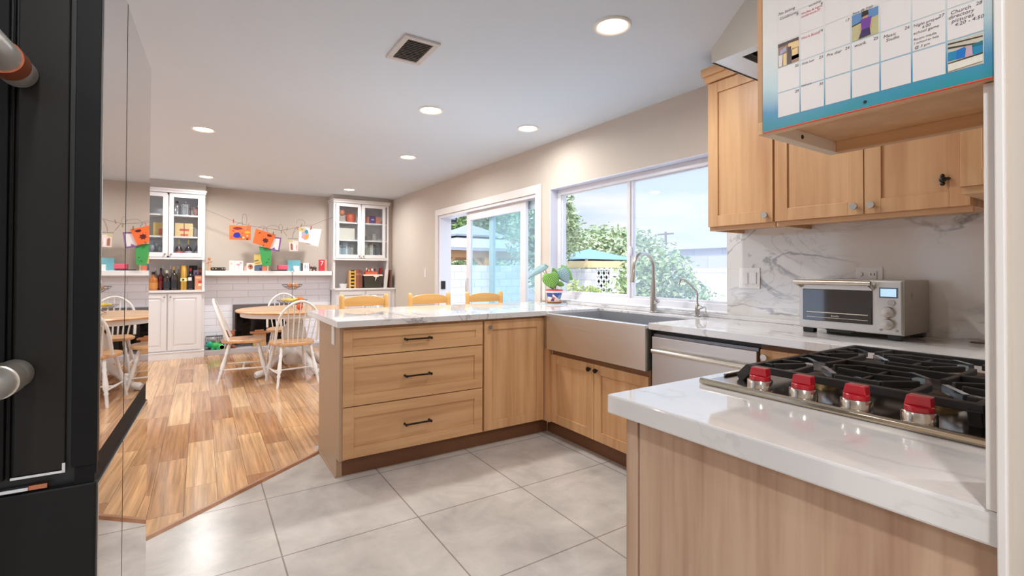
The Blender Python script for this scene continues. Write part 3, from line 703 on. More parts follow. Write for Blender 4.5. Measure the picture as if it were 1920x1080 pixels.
t = thing('calendar', 'dry erase wall calendar with teal border, photos and handwriting on the near cabinet', 'calendar', (CX, .3, 1.432))
m, nt, b = new_mat('calendar_print'); N = nt.nodes; L = nt.links; setp(b, .3)
tc = N.new('ShaderNodeTexCoord'); sp = N.new('ShaderNodeSeparateXYZ'); L.new(tc.outputs['Object'], sp.inputs[0])
no = N.new('ShaderNodeTexNoise'); no.inputs['Scale'].default_value = 14; L.new(tc.outputs['Object'], no.inputs['Vector'])
mr = N.new('ShaderNodeMapRange'); mr.inputs['From Min'].default_value = 0; mr.inputs['From Max'].default_value = .16; L.new(sp.outputs[2], mr.inputs['Value'])
ad = N.new('ShaderNodeMath'); ad.operation = 'MULTIPLY_ADD'; ad.inputs[1].default_value = .22; L.new(no.outputs['Fac'], ad.inputs[0]); L.new(mr.outputs[0], ad.inputs[2])
cr = N.new('ShaderNodeValToRGB'); e = cr.color_ramp.elements; e[0].position = .1; e[0].color = rgb(40, 140, 150); e[1].position = 1; e[1].color = rgb(222, 216, 212)
x = e.new(.3); x.color = rgb(70, 140, 180); x = e.new(.55); x.color = rgb(176, 200, 206)
L.new(ad.outputs[0], cr.inputs[0]); L.new(cr.outputs[0], b.inputs['Base Color']); CALP = m
m = MB(); m.box(CX - .004, CX, .1662, .4445, 1.4325, 1.70); link('board', m, CALP, t)
m = MB(); m.box(CX - .0042, CX - .0005, .1662, .4445, 1.4312, 1.4325); link('red_edge', m, mat((226, 80, 60), .4), t)
m = MB()
pw, ph_, g = .0352, .0405, .0019
ycol = lambda i: .4190 - pw * i
zrow = lambda j: 1.4505 + ph_ * j
for i in range(7):
    for j in range(6):
        y1, z0 = ycol(i), zrow(j)
        m.quad((CX - .0043, y1, z0), (CX - .0043, y1 - pw + g, z0), (CX - .0043, y1 - pw + g, z0 + ph_ - g), (CX - .0043, y1, z0 + ph_ - g))
link('day_cells', m, mat((222, 214, 212), .3, var=.01), t)
ib = MB(); ir = MB(); U, V = (0, -1, 0), (0, 0, 1)
def wr(mbx, txt, i, j, du, dv, size, sh=.15):
    q = MB(); text_into(q, txt, size, (CX - .0046, ycol(i) - du, zrow(j) + dv), U, V, sh)
    red = mbx is ir
    link('date_number' if txt.isdigit() else 'handwriting', q, mat((190, 40, 60) if red else (64, 58, 60), .5), t)
for txt, i, j in (('29', 0, 0), ('30', 1, 0), ('22', 0, 1), ('23', 1, 1), ('24', 2, 1), ('25', 3, 1), ('26', 4, 1), ('27', 5, 1), ('28', 6, 1), ('16', 1, 2), ('17', 2, 2), ('8', 0, 3), ('9', 1, 3)):
    wr(ib, txt, i, j, .0265 if len(txt) > 1 else .029, .0325, .0058)
wr(ib, '18', 3, 2, .0265, .0325, .0058)
for txt, i, j, du, dv, sz in (('work', 3, 1, .003, .0315, .0068), ('Pre dier', 2, 1, .002, .0315, .0062), ('Kids hair', 1, 1, .002, .0322, .0050), ('Music', 4, 1, .003, .0300, .0062), ('Studio', 4, 1, .006, .0245, .0058),
                              ('Night prayer', 5, 1, .001, .0315, .0052), ('6:00', 5, 1, .010, .0265, .0052), ('school game', 5, 1, .001, .0215, .0052), ('Room media', 5, 1, .001, .0135, .0046), ('1 school to help', 5, 1, .001, .0085, .0040), ('@ 3 pm', 5, 1, .002, .0025, .0048),
                              ('Church', 6, 1, .003, .0315, .0064), ('directory', 6, 1, .001, .0262, .0064), ('pictures', 6, 1, .004, .0205, .0064), ('4:20 - 4:50', 6, 1, .007, .0150, .0062),
                              ('No baking', 0, 4, .001, .004, .0062), ('Conditioner', 0, 3, .003, .036, .0058), ('Nail out', 1, 0, .001, .0385, .0044), ('Sara @ 7:00', 3, 2, .001, .0388, .0050), ('workshop', 1, 3, .012, .0375, .0044)):
    wr(ib, txt, i, j, du, dv, sz)
for txt, i, j, du, dv, sz in (('Work Buddy', 1, 2, .001, .0315, .0052), ('Wolfies & Ingrid', 1, 3, .001, .0300, .0046), ('conference-23', 1, 3, .001, .0252, .0048)):
    wr(ir, txt, i, j, du, dv, sz)
def photo(name_, i, j, cols, shapes):
    mm = MB(); y1, z0 = ycol(i) - .0006, zrow(j) + .0004; w_, h_ = pw - g - .0012, ph_ - g - .001
    for ci, poly in shapes:
        mm.cur = ci; mm.add([(CX - .0046 - .00015 * ci, y1 - u * w_, z0 + v * h_) for u, v in poly], [tuple(range(len(poly)))])
    link(name_, mm, [mat(c, .3, var=.08, nscale=300) for c in cols], t)
photo('photo', 3, 3 - 1 + 0, [(186, 176, 130), (96, 134, 178), (40, 42, 50), (196, 146, 110), (110, 60, 150), (60, 36, 90), (50, 34, 30)],
      [(0, [(0, 0), (1, 0), (1, 1), (0, 1)]), (1, [(0, .6), (1, .68), (1, 1), (0, 1)]), (2, [(0, .56), (.4, .62), (.4, .66), (0, .6)]),
       (3, [(.3, .3), (.4, .3), (.45, .6), (.36, .6)]), (3, [(.75, .3), (.66, .3), (.62, .6), (.74, .6)]), (4, [(.38, .3), (.68, .3), (.76, .72), (.34, .72)]),
       (5, [(.26, .02), (.72, .04), (.68, .32), (.38, .32)]), (3, [(.42, .7), (.6, .7), (.62, .88), (.42, .88)]), (6, [(.38, .8), (.64, .82), (.62, 1.0), (.4, .99)])])
photo('photo', 0, 2, [(150, 104, 70), (226, 190, 130), (60, 30, 24), (150, 150, 180), (210, 205, 200)],
      [(0, [(0, 0), (1, 0), (1, 1), (0, 1)]), (1, [(.5, .55), (1, .6), (1, .85), (.5, .9)]), (2, [(0, .85), (1, .9), (1, 1), (0, 1)]), (3, [(.08, .5), (.42, .6), (.4, .8), (.1, .7)]),
       (4, [(.04, 0), (.2, 0), (.24, .5), (.03, .5)]), (1, [(.25, 0), (.42, 0), (.42, .5), (.25, .5)]), (2, [(.42, 0), (.66, 0), (.64, .72), (.46, .74)]), (1, [(.68, .3), (.95, .3), (.95, .6), (.68, .6)]), (0, [(.66, .12), (1, .15), (1, .3), (.66, .28)])])
photo('photo', 6, 0, [(196, 186, 170), (40, 130, 170), (60, 56, 50), (40, 110, 120), (30, 110, 190), (190, 160, 170), (222, 214, 200)],
      [(0, [(0, 0), (1, 0), (1, 1), (0, 1)]), (1, [(0, .36), (1, .36), (1, .66), (0, .66)]), (2, [(0, .78), (1, .66), (1, .70), (0, .84)]), (2, [(0, .92), (1, .86), (1, .9), (0, .96)]),
       (3, [(.7, .62), (1, .62), (1, .74), (.7, .7)]), (4, [(.24, .36), (.5, .36), (.5, .7), (.28, .66)]), (5, [(.5, .34), (.72, .34), (.7, .68), (.54, .72)]), (6, [(0, .02), (1, .08), (1, .3), (0, .26)]), (2, [(0, .28), (1, .32), (1, .36), (0, .31)])])
m = MB(); m.lathe([(.002, 0), (.002, -.001)], (0, 0, 0), 10, 'x')
for v_ in m.v: v_ += Vector((CX - .0045, .297, 1.4405))
link('screw', m, DARKM, t)

# ------------------------------------------------------------------ refrigerator
FRONT = mat((15, 14, 14), .45, spec=.18, var=.03)
FSIDE = mat((214, 210, 208), .015, 1.0, var=.003)
t = thing('refrigerator', 'tall glossy black steel refrigerator filling the left edge, mirroring the dining room', 'refrigerator', (-.146, 1.083, 0))
fx, fy = -.146, 1.083
W_ = .80
# built square on, then turned a little about its near right corner
m = MB(); m.box(fx - W_, fx - .012, fy + .012, fy + .640, .02, 1.775); link('carcass', m, BLACK, t)
m = MB(); m.box(fx - .012, fx, fy + .012, fy + .2465, .884, 1.78); link('side_panel', m, FSIDE, t, .0012)
m = MB(); m.box(fx - .012, fx, fy + .2525, fy + .648, .884, 1.78); link('side_panel', m, FSIDE, t, .0012)
m = MB(); m.box(fx - .012, fx, fy + .012, fy + .2465, .02, .829); link('lower_side_panel', m, FSIDE, t, .0012)
m = MB(); m.box(fx - .012, fx, fy + .2525, fy + .648, .02, .829); link('lower_side_panel', m, FSIDE, t, .0012)
m = MB(); m.box(fx - .03, fx - .004, fy - .0, fy + .64, .829, .884); link('handle_groove', m, mat((20, 17, 20), .6, spec=.15), t)
m = MB(); m.box(fx - .01, fx + .0002, fy + .2468, fy + .2522, .884, 1.78); link('seam_shade', m, mat((26, 22, 22), .9, spec=.1), t)  # matte dark strip laid across the door gap to paint its shade
m = MB(); m.box(fx - .01, fx + .0002, fy + .2468, fy + .2522, .02, .829); link('seam_shade', m, mat((90, 80, 78), .7, spec=.1), t)  # paler strip painting the lower part of the gap
m = MB(); m.box(fx - .034, fx - .0005, fy - .004, fy + .012, .868, 1.78); link('door_edge', m, FRONT, t, .001)
m = MB(); m.box(fx - .105, fx - .042, fy - .001, fy + .012, .866, 1.78); link('door_panel', m, mat((32, 29, 26), .4, spec=.2), t, .002)
m = MB(); m.box(fx - .125, fx - .002, fy + .006, fy + .011, .85, 1.78); link('gasket', m, mat((10, 10, 11), .5), t)
m = MB(); m.box(fx - .111, fx - .108, fy - .002, fy + .006, .862, 1.78); m.box(fx - W_, fx - .115, fy - .003, fy + .012, .862, 1.78); link('door', m, FRONT, t, .002)
m = MB(); m.box(fx - .107, fx - .042, fy - .004, fy + .0, .862, .866); m.box(fx - .045, fx - .041, fy - .004, fy, .862, .878); link('trim_bar', m, CHROME, t)
m = MB(); m.box(fx - .15, fx - .085, fy - .006, fy + .002, .842, .848); link('hinge', m, CHROME, t, .001)
m = MB(); m.box(fx - .085, fx - .062, fy - .006, fy + .002, .842, .850); link('copper_reflection', m, mat((190, 120, 90), .2, 1.0), t, .001)  # solid copper piece standing for a reflection beside the hinge
m = MB(); m.box(fx - W_, fx - .001, fy - .004, fy + .012, .02, .838); link('freezer_drawer', m, mat((22, 22, 22), .45, spec=.2), t, .003)
# handle posts run toward the viewer and carry the upright bar outside the picture
for z, c2, nm in ((1.516, (200, 116, 84), 1), (1.033, (206, 198, 186), 0)):
    pxx = fx - .102
    m = MB(); m.lathe([(.0, fy - .003), (.021, fy - .004), (.0235, fy - .009), (.0235, fy - .048)], (pxx, 0, z), 32, 'y'); m.lathe([(.0235, fy - .082), (.0235, fy - .24)], (pxx, 0, z), 32, 'y'); ps = link('handle_post', m, mat((222, 218, 212), .3, .6), t)
    m = MB(); m.lathe([(.022, fy - .046), (.0255, fy - .048), (.0255, fy - .082), (.022, fy - .084)], (pxx, 0, z), 32, 'y'); link('collar', m, mat(c2, .28, .7), ps)
m = MB(); m.tube([(fx - .102, fy - .26, .96), (fx - .102, fy - .26, 1.59)], .021, 24); link('handle_bar', m, mat((210, 204, 196), .22, 1.0), t)
for q in range(4):
    m = MB(); xx = fx - (.1 if q < 2 else W_ - .1); y_ = fy + (.1 if q % 2 else .55); m.cyl((xx, y_, 0), .02, .0, .02, 12); link('foot', m, BLACK, t)
t.rotation_euler = (0, 0, -.0326)

# ------------------------------------------------------------------ ceiling fixtures and added lamps
LAMPW = 14.5
lamps = [(1.691, 1.71, 'nearest recessed ceiling light, above the sink side of the kitchen'), (1.443, 3.357, 'recessed ceiling light above the peninsula drawers'), (2.313, 3.33, 'recessed ceiling light nearest the window wall'),
         (.008, 4.894, 'recessed ceiling light above the wood floor, left of the bar chairs'), (1.838, 4.877, 'recessed ceiling light between the bar chairs and the right hutch'),
         (.051, 7.358, 'recessed ceiling light in front of the left glass hutch'), (1.848, 7.321, 'recessed ceiling light in front of the right glass hutch')]
LEM = emit('lamp_glow', (1, .88, .70), 14)
L0 = None
for i, (x, y, lab) in enumerate(lamps):
    if L0 is None:
        L0 = thing('ceiling_light', lab, 'ceiling light', (x, y, ZC - .012), 'recessed ceiling lights')
        m = MB(); m.lathe([(.068, ZC - .001), (.078, ZC - .009), (.088, ZC - .010), (.093, ZC - .004), (.093, ZC)], (x, y, 0), 40); link('trim_ring', m, mat((238, 234, 226), .4), L0)
        m = MB(); m.lathe([(0, ZC - .004), (.068, ZC - .004), (.068, ZC - .001)], (x, y, 0), 40); link('lens', m, LEM, L0)
        o = L0
    else: o = dup(L0, (x, y, ZC - .012), 0, lab, 'recessed ceiling lights')
def lampat(x, y, w, z=ZC - .02):
    ld = bpy.data.lights.new('lamp', 'AREA'); ld.shape = 'DISK'; ld.size = .13; ld.energy = w; ld.color = (.985, 1, .985); ld.spread = 3.0
    lo = bpy.data.objects.new('lamp', ld); COL.objects.link(lo); lo.location = (x, y, z); return lo
for x, y, _ in lamps: lampat(x, y, LAMPW * (.33 if x > 2 else .5 if y < 2 else 1.05))
for x, y in ((-1.4, 1.6), (.2, -1.6), (-.2, -.4), (1.9, -.6), (-2.2, 5.0), (-2.2, 7.2), (-1.8, -1.5)): lampat(x, y, LAMPW)  # added lamps out of view, without fixtures, to brighten the interior

t = thing('ceiling_vent', 'white square air vent in the ceiling above the kitchen', 'vent', (.964, 2.5, ZC - .01))
x0, x1, y0, y1 = .864, 1.062, 2.342, 2.652
m = MB(); w_ = .03; m.box(x0, x1, y0, y0 + w_, ZC - .012, ZC); m.box(x0, x1, y1 - w_, y1, ZC - .012, ZC); m.box(x0, x0 + w_, y0 + w_, y1 - w_, ZC - .012, ZC); m.box(x1 - w_, x1, y0 + w_, y1 - w_, ZC - .012, ZC); link('frame', m, mat((205, 200, 196), .4), t, .002)
m = MB(); m.box(x0 + w_, x1 - w_, y0 + w_, y1 - w_, ZC - .002, ZC); link('duct', m, mat((50, 46, 44), .8), t)
m = MB()
ns = 13
for q in range(ns):
    yc = y0 + w_ + .012 + q * (y1 - y0 - 2 * w_ - .02) / (ns - 1)
    m.add([(x0 + w_, yc - .007, ZC - .012), (x1 - w_, yc - .007, ZC - .012), (x1 - w_, yc + .005, ZC - .003), (x0 + w_, yc + .005, ZC - .003), (x0 + w_, yc - .006, ZC - .013), (x1 - w_, yc - .006, ZC - .013), (x1 - w_, yc + .006, ZC - .004), (x0 + w_, yc + .006, ZC - .004)],
          [(0, 1, 2, 3), (7, 6, 5, 4), (0, 4, 5, 1), (2, 6, 7, 3)])
link('louvres', m, mat((176, 168, 160), .5), t)
exec_part2 = True

# ================================================================== DINING SIDE
# ------------------------------------------------------------------ bar chairs behind the peninsula
def bar_chair(label, x, y):
    t = thing('bar_chair', label, 'chair', (x, y, 0), 'honey pine chairs behind the peninsula')
    hw = .185
    for sx in (-1, 1):
        m = MB(); X = x + sx * hw
        m.tube([(X, y + .03, 0), (X, y - .0, .3), (X, y - .01, .62), (X, y + .01, .98), (X, y + .012, .995), (X, y + .012, 1.004)], [.018, .021, .022, .021, .018, .008], 14); link('back_post', m, PINE, t)
        m = MB(); m.tube([(x + sx * .17, y - .40, 0), (x + sx * .165, y - .385, .59)], [.017, .021], 12); link('leg', m, PINE, t)
    m = MB(); m.prism([(x - .2, y - .42), (x + .2, y - .42), (x + .185, y - .005), (x - .185, y - .005)], .595, .625); link('seat', m, PINE, t, .008)
    for z, hgt in ((.905, .085), (.74, .07)):
        m = MB(); n = 12; lo = []; hi = []
        for i in range(n + 1):
            u = i / n; X = x - hw + .01 + u * (2 * hw - .02)
            top = z + hgt * (.62 + .38 * math.sin(PI * u) ** .6) if 0 < u < 1 else z + hgt * .62
            lo.append((X, z)); hi.append((X, top))
        poly = lo + hi[::-1]
        m.prism(poly, y - .012 + (z - .7) * .06, y + .006 + (z - .7) * .06, 'y'); link('slat', m, PINE, t, .003)
    for z, ya, yb in ((.25, -.4, 0), (.45, -.4, 0)):
        for sx in (-1, 1):
            m = MB(); m.tube([(x + sx * .175, y - .39, z), (x + sx * .182, y - .005, z)], .011, 10); link('stretcher', m, PINE, t)
    m = MB(); m.tube([(x - .175, y - .392, .22), (x + .175, y - .392, .22)], .012, 10); link('stretcher', m, PINE, t)
    return t
b0 = bar_chair('honey pine chair behind the peninsula, nearest the dining table', 1.155, 4.05)
dup(b0, (1.745, 4.06, 0), .0, 'middle one of the three honey pine chairs behind the peninsula')
dup(b0, (2.31, 4.05, 0), .0, 'honey pine chair behind the peninsula, in front of the patio door')

# ------------------------------------------------------------------ windsor chairs, table
def windsor(label):
    t = thing('windsor_chair', label, 'chair', (0, 0, 0), 'white windsor chairs at the dining table')
    out = []
    for i in range(28):
        a = 2 * PI * i / 28; c, s = math.cos(a), math.sin(a)
        rx = .225 - (.02 if s < 0 else 0); out.append((rx * math.copysign(abs(c) ** .75, c), .215 * math.copysign(abs(s) ** .8, s)))
    m = MB(); m.prism(out, .415, .447); link('seat', m, SEATW, t, .008)
    hoop = []
    for i in range(25):
        a = PI * i / 24; w = math.cos(a); h = math.sin(a) ** .8
        z = .447 + .435 * h; lean = -.165 - .13 * (z - .447) / .44
        hoop.append((.205 * w * (1 + .12 * math.sin(a * 2) ** 2), lean + .03 * abs(w) * (1 - h), z))
    m = MB(); m.tube(hoop, .013, 10); link('bow', m, CWHITE, t)
    for i in range(-3, 4):
        u = i / 3.6
        ang = math.acos(max(-1, min(1, u)))
        zt = .447 + .435 * math.sin(ang) ** .8; xt = u * .205 * 1.03
        m = MB(); m.tube([(u * .165, -.165, .44), (xt, -.165 - .13 * (zt - .447) / .44, zt - .004)], [.0075, .0055], 8); link('spindle', m, CWHITE, t)
    for sx in (-1, 1):
        for sy in (-1, 1):
            a = Vector((sx * .14, sy * .13, .418)); b = Vector((sx * .205, sy * .235, 0)); pr = []
            for u, r in ((0, .013), (.12, .017), (.2, .013), (.24, .019), (.3, .014), (.55, .021), (.62, .022), (.68, .013), (.72, .018), (.76, .013), (.9, .013), (1, .010)):
                pr.append((a.lerp(b, u), r))
            m = MB(); m.tube([p for p, r in pr], [r for p, r in pr], 10); link('leg', m, CWHITE, t)
    for sx in (-1, 1):
        u = .66; ya = .13 + (.235 - .13) * u; xa = .14 + .065 * u; z = .418 * (1 - u)
        pts = [(sx * xa, -ya + 2 * ya * q, z) for q in (0, .3, .5, .7, 1)]
        m = MB(); m.tube(pts, [.007, .009, .013, .009, .007], 8); link('stretcher', m, CWHITE, t)
    m = MB(); m.tube([(-xa, 0, z), (-.06, 0, z), (0, 0, z), (.06, 0, z), (xa, 0, z)], [.007, .009, .012, .009, .007], 8); link('stretcher', m, CWHITE, t)
    return t
W0 = windsor('white windsor chair with wood seat standing side-on, left of the dining table')
W0.location = (.41, 6.10, 0); W0.rotation_euler = (0, 0, -PI / 2 - .1)
dup(W0, (.835, 5.63, 0), .12, 'white windsor chair with its bow back to us, right of the side-on chair')
dup(W0, (.94, 6.92, 0), PI - .05, 'white windsor chair on the far side of the dining table, before the fireplace')
dup(W0, (1.56, 6.0, 0), PI / 2 + .2, 'white windsor chair right of the dining table, mostly behind the peninsula end')

TXc, TYc = .935, 6.2
t = thing('dining_table', 'round oak topped dining table on a white pedestal in front of the fireplace', 'table', (TXc, TYc, 0))
m = MB(); m.lathe([(0, .722), (.585, .722), (.605, .729), (.612, .738), (.605, .75), (0, .75)], (TXc, TYc, 0), 64); link('tabletop', m, wood((236, 196, 150), (206, 158, 110), 'x', rough=.22, scale=.6), t)
m = MB(); m.lathe([(0, .675), (.555, .675), (.56, .68), (.56, .722), (0, .722)][::1], (TXc, TYc, 0), 64); link('apron', m, CWHITE, t)
m = MB(); m.lathe([(0, .1), (.10, .1), (.12, .14), (.13, .2), (.10, .26), (.085, .3), (.13, .36), (.14, .44), (.12, .52), (.08, .58), (.1, .62), (.15, .675)], (TXc, TYc, 0), 32); link('pedestal', m, CWHITE, t)
for i in range(4):
    a = PI / 4 + i * PI / 2 - .32; c, s = math.cos(a), math.sin(a)
    m = MB(); P_ = lambda r, z: (TXc + c * r, TYc + s * r, z)
    m.tube([P_(.05, .25), P_(.15, .24), P_(.26, .16), P_(.36, .06), P_(.44, .045), P_(.47, .035)], [.05, .045, .035, .03, .04, .03], 12); link('foot', m, CWHITE, t)

bx, by = .93, 6.32
t = thing('tiered_basket', 'grey wire two tier fruit basket standing on the dining table', 'fruit basket', (bx, by, .751))
WIRE = mat((120, 118, 122), .35, .8)
def wire_bowl(z, r, h):
    m = MB(); nn = 28
    for rr, zz in ((r, z + h), (r * .82, z + h * .55), (r * .35, z)):
        m.tube([(bx + rr * math.cos(2 * PI * i / nn), by + rr * math.sin(2 * PI * i / nn), zz) for i in range(nn)], .0028, 6, closed=True)
    for i in range(14):
        a = 2 * PI * i / 14; m.tube([(bx + q * math.cos(a), by + q * math.sin(a), zz) for q, zz in ((r * .05, z), (r * .35, z), (r * .82, z + h * .55), (r, z + h))], .002, 5)
    return m
link('lower_bowl', wire_bowl(.79, .17, .05), WIRE, t); link('upper_bowl', wire_bowl(.975, .115, .055), WIRE, t)
m = MB(); m.tube([(bx, by, .752), (bx, by, 1.18)], .0035, 8); m.tube([(bx + .018 * math.cos(a), by, 1.198 + .02 * math.sin(a)) for a in [2 * PI * i / 14 for i in range(14)]], .003, 6, closed=True)
for i in range(3):
    a = 2 * PI * i / 3; m.tube([(bx + .11 * math.cos(a), by + .11 * math.sin(a), .754), (bx + .03 * math.cos(a), by + .03 * math.sin(a), .79)], .003, 6)
link('stand', m, WIRE, t)
for i, (dx, dy) in enumerate(((-.03, .02), (.0, -.02), (.03, .03))):
    m = MB(); n = 7
    m.tube([(bx - .09 + .022 * q + dx, by + dy - .05 + .012 * abs(q - 3), .835 + .006 * abs(q - 3) + .003 * i) for q in range(n)], [.005, .013, .016, .017, .016, .012, .004], 8)
    solo('banana', m, mat((232, 206, 70), .45), 'one of the yellow bananas in the lower wire tier on the dining table', 'banana', 'bananas in the lower tier')
for i, (dx, dy, c) in enumerate(((.07, .03, (226, 130, 50)), (.09, -.05, (222, 120, 44)))):
    m = MB(); m.ball((bx + dx, by + dy, .842), .036); solo('orange', m, mat(c, .5, bump=.3), 'one of the oranges in the lower wire tier on the dining table', 'orange', 'oranges in the lower tier')
for i, (dx, dy, c, lab) in enumerate(((-.02, .02, (214, 130, 80), 'copper brown onion in the upper wire tier, left'), (.04, -.01, (224, 160, 116), 'pale orange onion in the upper wire tier, right'), (.015, .06, (236, 226, 214), 'white garlic bulb in the upper wire tier'))):
    m = MB(); m.ball((bx + dx, by + dy, 1.018), (.03, .03, .029)); m.tube([(bx + dx, by + dy, 1.044), (bx + dx, by + dy, 1.058)], [.006, .002], 6); solo('garlic' if i == 2 else 'onion', m, mat(c, .45), lab, 'garlic' if i == 2 else 'onion')
m = MB(); m.ball((TXc + .02, TYc - .25, .785), .036); solo('apple', m, mat((206, 84, 50), .3), 'reddish apple lying on the table top below the wire basket', 'apple')

# ------------------------------------------------------------------ fireplace wall
BRK = brick_mat('white_brick', ((242, 242, 250), (236, 237, 246)), (212, 213, 226), .40, .1, .0045, .5, 'XZ', (-4.0, -2.0), .55, None, .5)
m = MB(); m.box(.045, .40, 8.2, YW, .07, 1.12); m.box(1.36, 1.70, 8.2, YW, .07, 1.12); m.box(.40, 1.36, 8.2, YW, .69, 1.12); m.box(1.70, 1.78, 8.2, YW, .07, 1.12)
struct('wall_brick', m, BRK)
m = MB(); m.box(.045, 1.72, 7.97, YW, .0, .07)
solo('hearth', m, mat((190, 184, 186), .6, var=.08, nscale=20), 'low grey stone hearth along the foot of the white brick wall', 'hearth', bevel=.004)
m = MB(); m.box(.052, 1.755, 7.985, YW, 1.122, 1.19)
solo('mantel_shelf', m, WHITE, 'long white mantel shelf over the brick fireplace, holding cards', 'shelf', bevel=.004)
t = thing('fireplace', 'dark metal fireplace with glass doors in the white brick wall', 'fireplace', (.88, 8.2, .07))
m = MB(); frame_box(m, 8.17, 8.2, .405, 1.355, .075, .685, .04, .03)
m2 = MB(); m2.M = None
def fbx(mb, y0, y1, x0, x1, z0, z1, w, wt):
    mb.box(x0, x0 + w, y0, y1, z0, z1); mb.box(x1 - w, x1, y0, y1, z0, z1); mb.box(x0 + w, x1 - w, y0, y1, z0, z0 + w); mb.box(x0 + w, x1 - w, y0, y1, z1 - wt, z1)
m = MB(); fbx(m, 8.17, 8.2, .40, 1.36, .072, .692, .03, .07); link('surround', m, mat((112, 104, 104), .6, .4, var=.35, nscale=60), t, .002)
m = MB(); m.box(.43, 1.33, 8.27, 8.275, .1, .62); m.box(.43, 1.33, 8.2, 8.27, .095, .1); link('firebox', m, mat((26, 24, 26), .7), t)
for x0 in (.43, .655, .88, 1.105):
    m = MB(); fbx(m, 8.175, 8.19, x0 + .002, x0 + .223, .102, .62, .018, .02); link('door_frame', m, mat((52, 50, 54), .35, .8), t)
m = MB(); m.box(.43, 1.33, 8.182, 8.184, .102, .62); link('door_glass', m, glass('fire_glass', (.25, .26, .3), .03), t)
m = MB(); m.box(.66, .83, 8.04, 8.15, .071, .26)
solo('cardboard_box', m, mat((196, 150, 104), .7), 'brown cardboard box standing on the hearth before the fireplace', 'box', bevel=.002)
m = MB(); m.box(.62, .87, 8.02, 8.16, .262, .285); m.box(.68, .8, 8.05, 8.12, .285, .31)
solo('magazine_pile', m, mat((166, 110, 70), .6), 'flat brown pile lying on top of the cardboard box', 'pile', bevel=.002)

# toys at the left end of the hearth
t = thing('toy_dinosaur', 'bright green plastic dinosaur toy on the left end of the hearth', 'toy', (.16, 8.04, .07))
GR = mat((40, 176, 80), .35); TE = mat((24, 168, 130), .35)
m = MB(); m.ball((.185, 8.03, .125), (.07, .045, .05)); m.tube([(.23, 8.03, .12), (.265, 8.02, .11), (.285, 8.015, .1)], [.04, .03, .018], 12); link('body', m, GR, t)
m = MB(); m.ball((.115, 8.03, .15), (.04, .04, .045)); m.ball((.085, 8.03, .14), (.028, .032, .02)); link('head', m, TE, t)
m = MB(); m.lathe([(.028, 0), (.036, .006), (.028, .012), (.02, .006), (.028, 0)], (.262, 7.982, .105), 16, 'y'); link('wheel', m, mat((176, 226, 140), .4), t)
for x, y in ((.15, 8.01), (.15, 8.05), (.215, 8.01), (.215, 8.05)):
    m = MB(); m.tube([(x, y, .11), (x, y, .071)], [.02, .024], 10); link('foot', m, TE, t)
t = thing('wire_toy_basket', 'dark wire basket of toys behind the green dinosaur on the hearth', 'basket', (.17, 8.13, .07))
m = MB()
for z in (.072, .16, .25):
    m.tube([(.07, 8.09, z), (.29, 8.09, z), (.29, 8.18, z), (.07, 8.18, z)], .004, 6, closed=True)
for i in range(10):
    x = .07 + .22 * i / 9
    for y in (8.09, 8.18): m.tube([(x, y, .072), (x, y, .25)], .0025, 5)
link('wire_frame', m, mat((70, 50, 50), .5, .6), t)
for nm, c, r, col, lab in (('toy_ball', (.13, 8.135, .12), .042, (232, 120, 104), 'coral red toy ball inside the wire toy basket'), ('toy_ball', (.215, 8.135, .13), .046, (206, 170, 120), 'tan toy ball inside the wire toy basket'), ('toy_ball', (.15, 8.135, .2), .036, (224, 214, 216), 'off-white toy ball at the top of the wire toy basket')):
    m = MB(); m.ball(c, r); solo(nm, m, mat(col, .6), lab, 'ball')
t = thing('teddy_bear', 'brown teddy bear sitting at the right of the toy basket on the hearth', 'soft toy', (.372, 8.09, .07))
TB = mat((156, 92, 66), .9, var=.15, nscale=60); TB2 = mat((196, 150, 116), .9, var=.1, nscale=60)
m = MB(); m.ball((.372, 8.1, .15), (.055, .05, .08)); m.ball((.372, 8.085, .27), (.058, .05, .052)); link('body', m, TB, t)
for s in (-1, 1):
    m = MB(); m.ball((.372 + s * .045, 8.095, .315), .02); link('ear', m, TB, t)
    m = MB(); m.tube([(.372 + s * .045, 8.09, .2), (.372 + s * .075, 8.05, .15)], [.02, .018], 10); link('arm', m, TB, t)
    m = MB(); m.tube([(.372 + s * .03, 8.08, .095), (.372 + s * .05, 8.01, .092)], [.026, .022], 10); link('leg', m, TB, t)
m = MB(); m.ball((.372, 8.035, .26), (.024, .02, .018)); link('muzzle', m, TB2, t)

# ------------------------------------------------------------------ built-in hutches
def raised(mb, x0, x1, z0, z1, y, fr=.055):
    mb.box(x0, x1, y - .02, y, z0, z1)
    mb.box(x0 + fr, x1 - fr, y - .021, y - .02, z0 + fr, z1 - fr)
def raised_door(x0, x1, z0, z1, y, fr=.055):
    m = MB()
    m.box(x0, x0 + fr, y - .02, y, z0, z1); m.box(x1 - fr, x1, y - .02, y, z0, z1); m.box(x0 + fr, x1 - fr, y - .02, y, z0, z0 + fr); m.box(x0 + fr, x1 - fr, y - .02, y, z1 - fr, z1)
    a, b, c, d = x0 + fr, x1 - fr, z0 + fr, z1 - fr; q = .03
    m.add([(a, y - .008, c), (b, y - .008, c), (b, y - .008, d), (a, y - .008, d), (a + q, y - .017, c + q), (b - q, y - .017, c + q), (b - q, y - .017, d - q), (a + q, y - .017, d - q)],
          [(0, 1, 5, 4), (1, 2, 6, 5), (2, 3, 7, 6), (3, 0, 4, 7), (4, 5, 6, 7)])
    return m
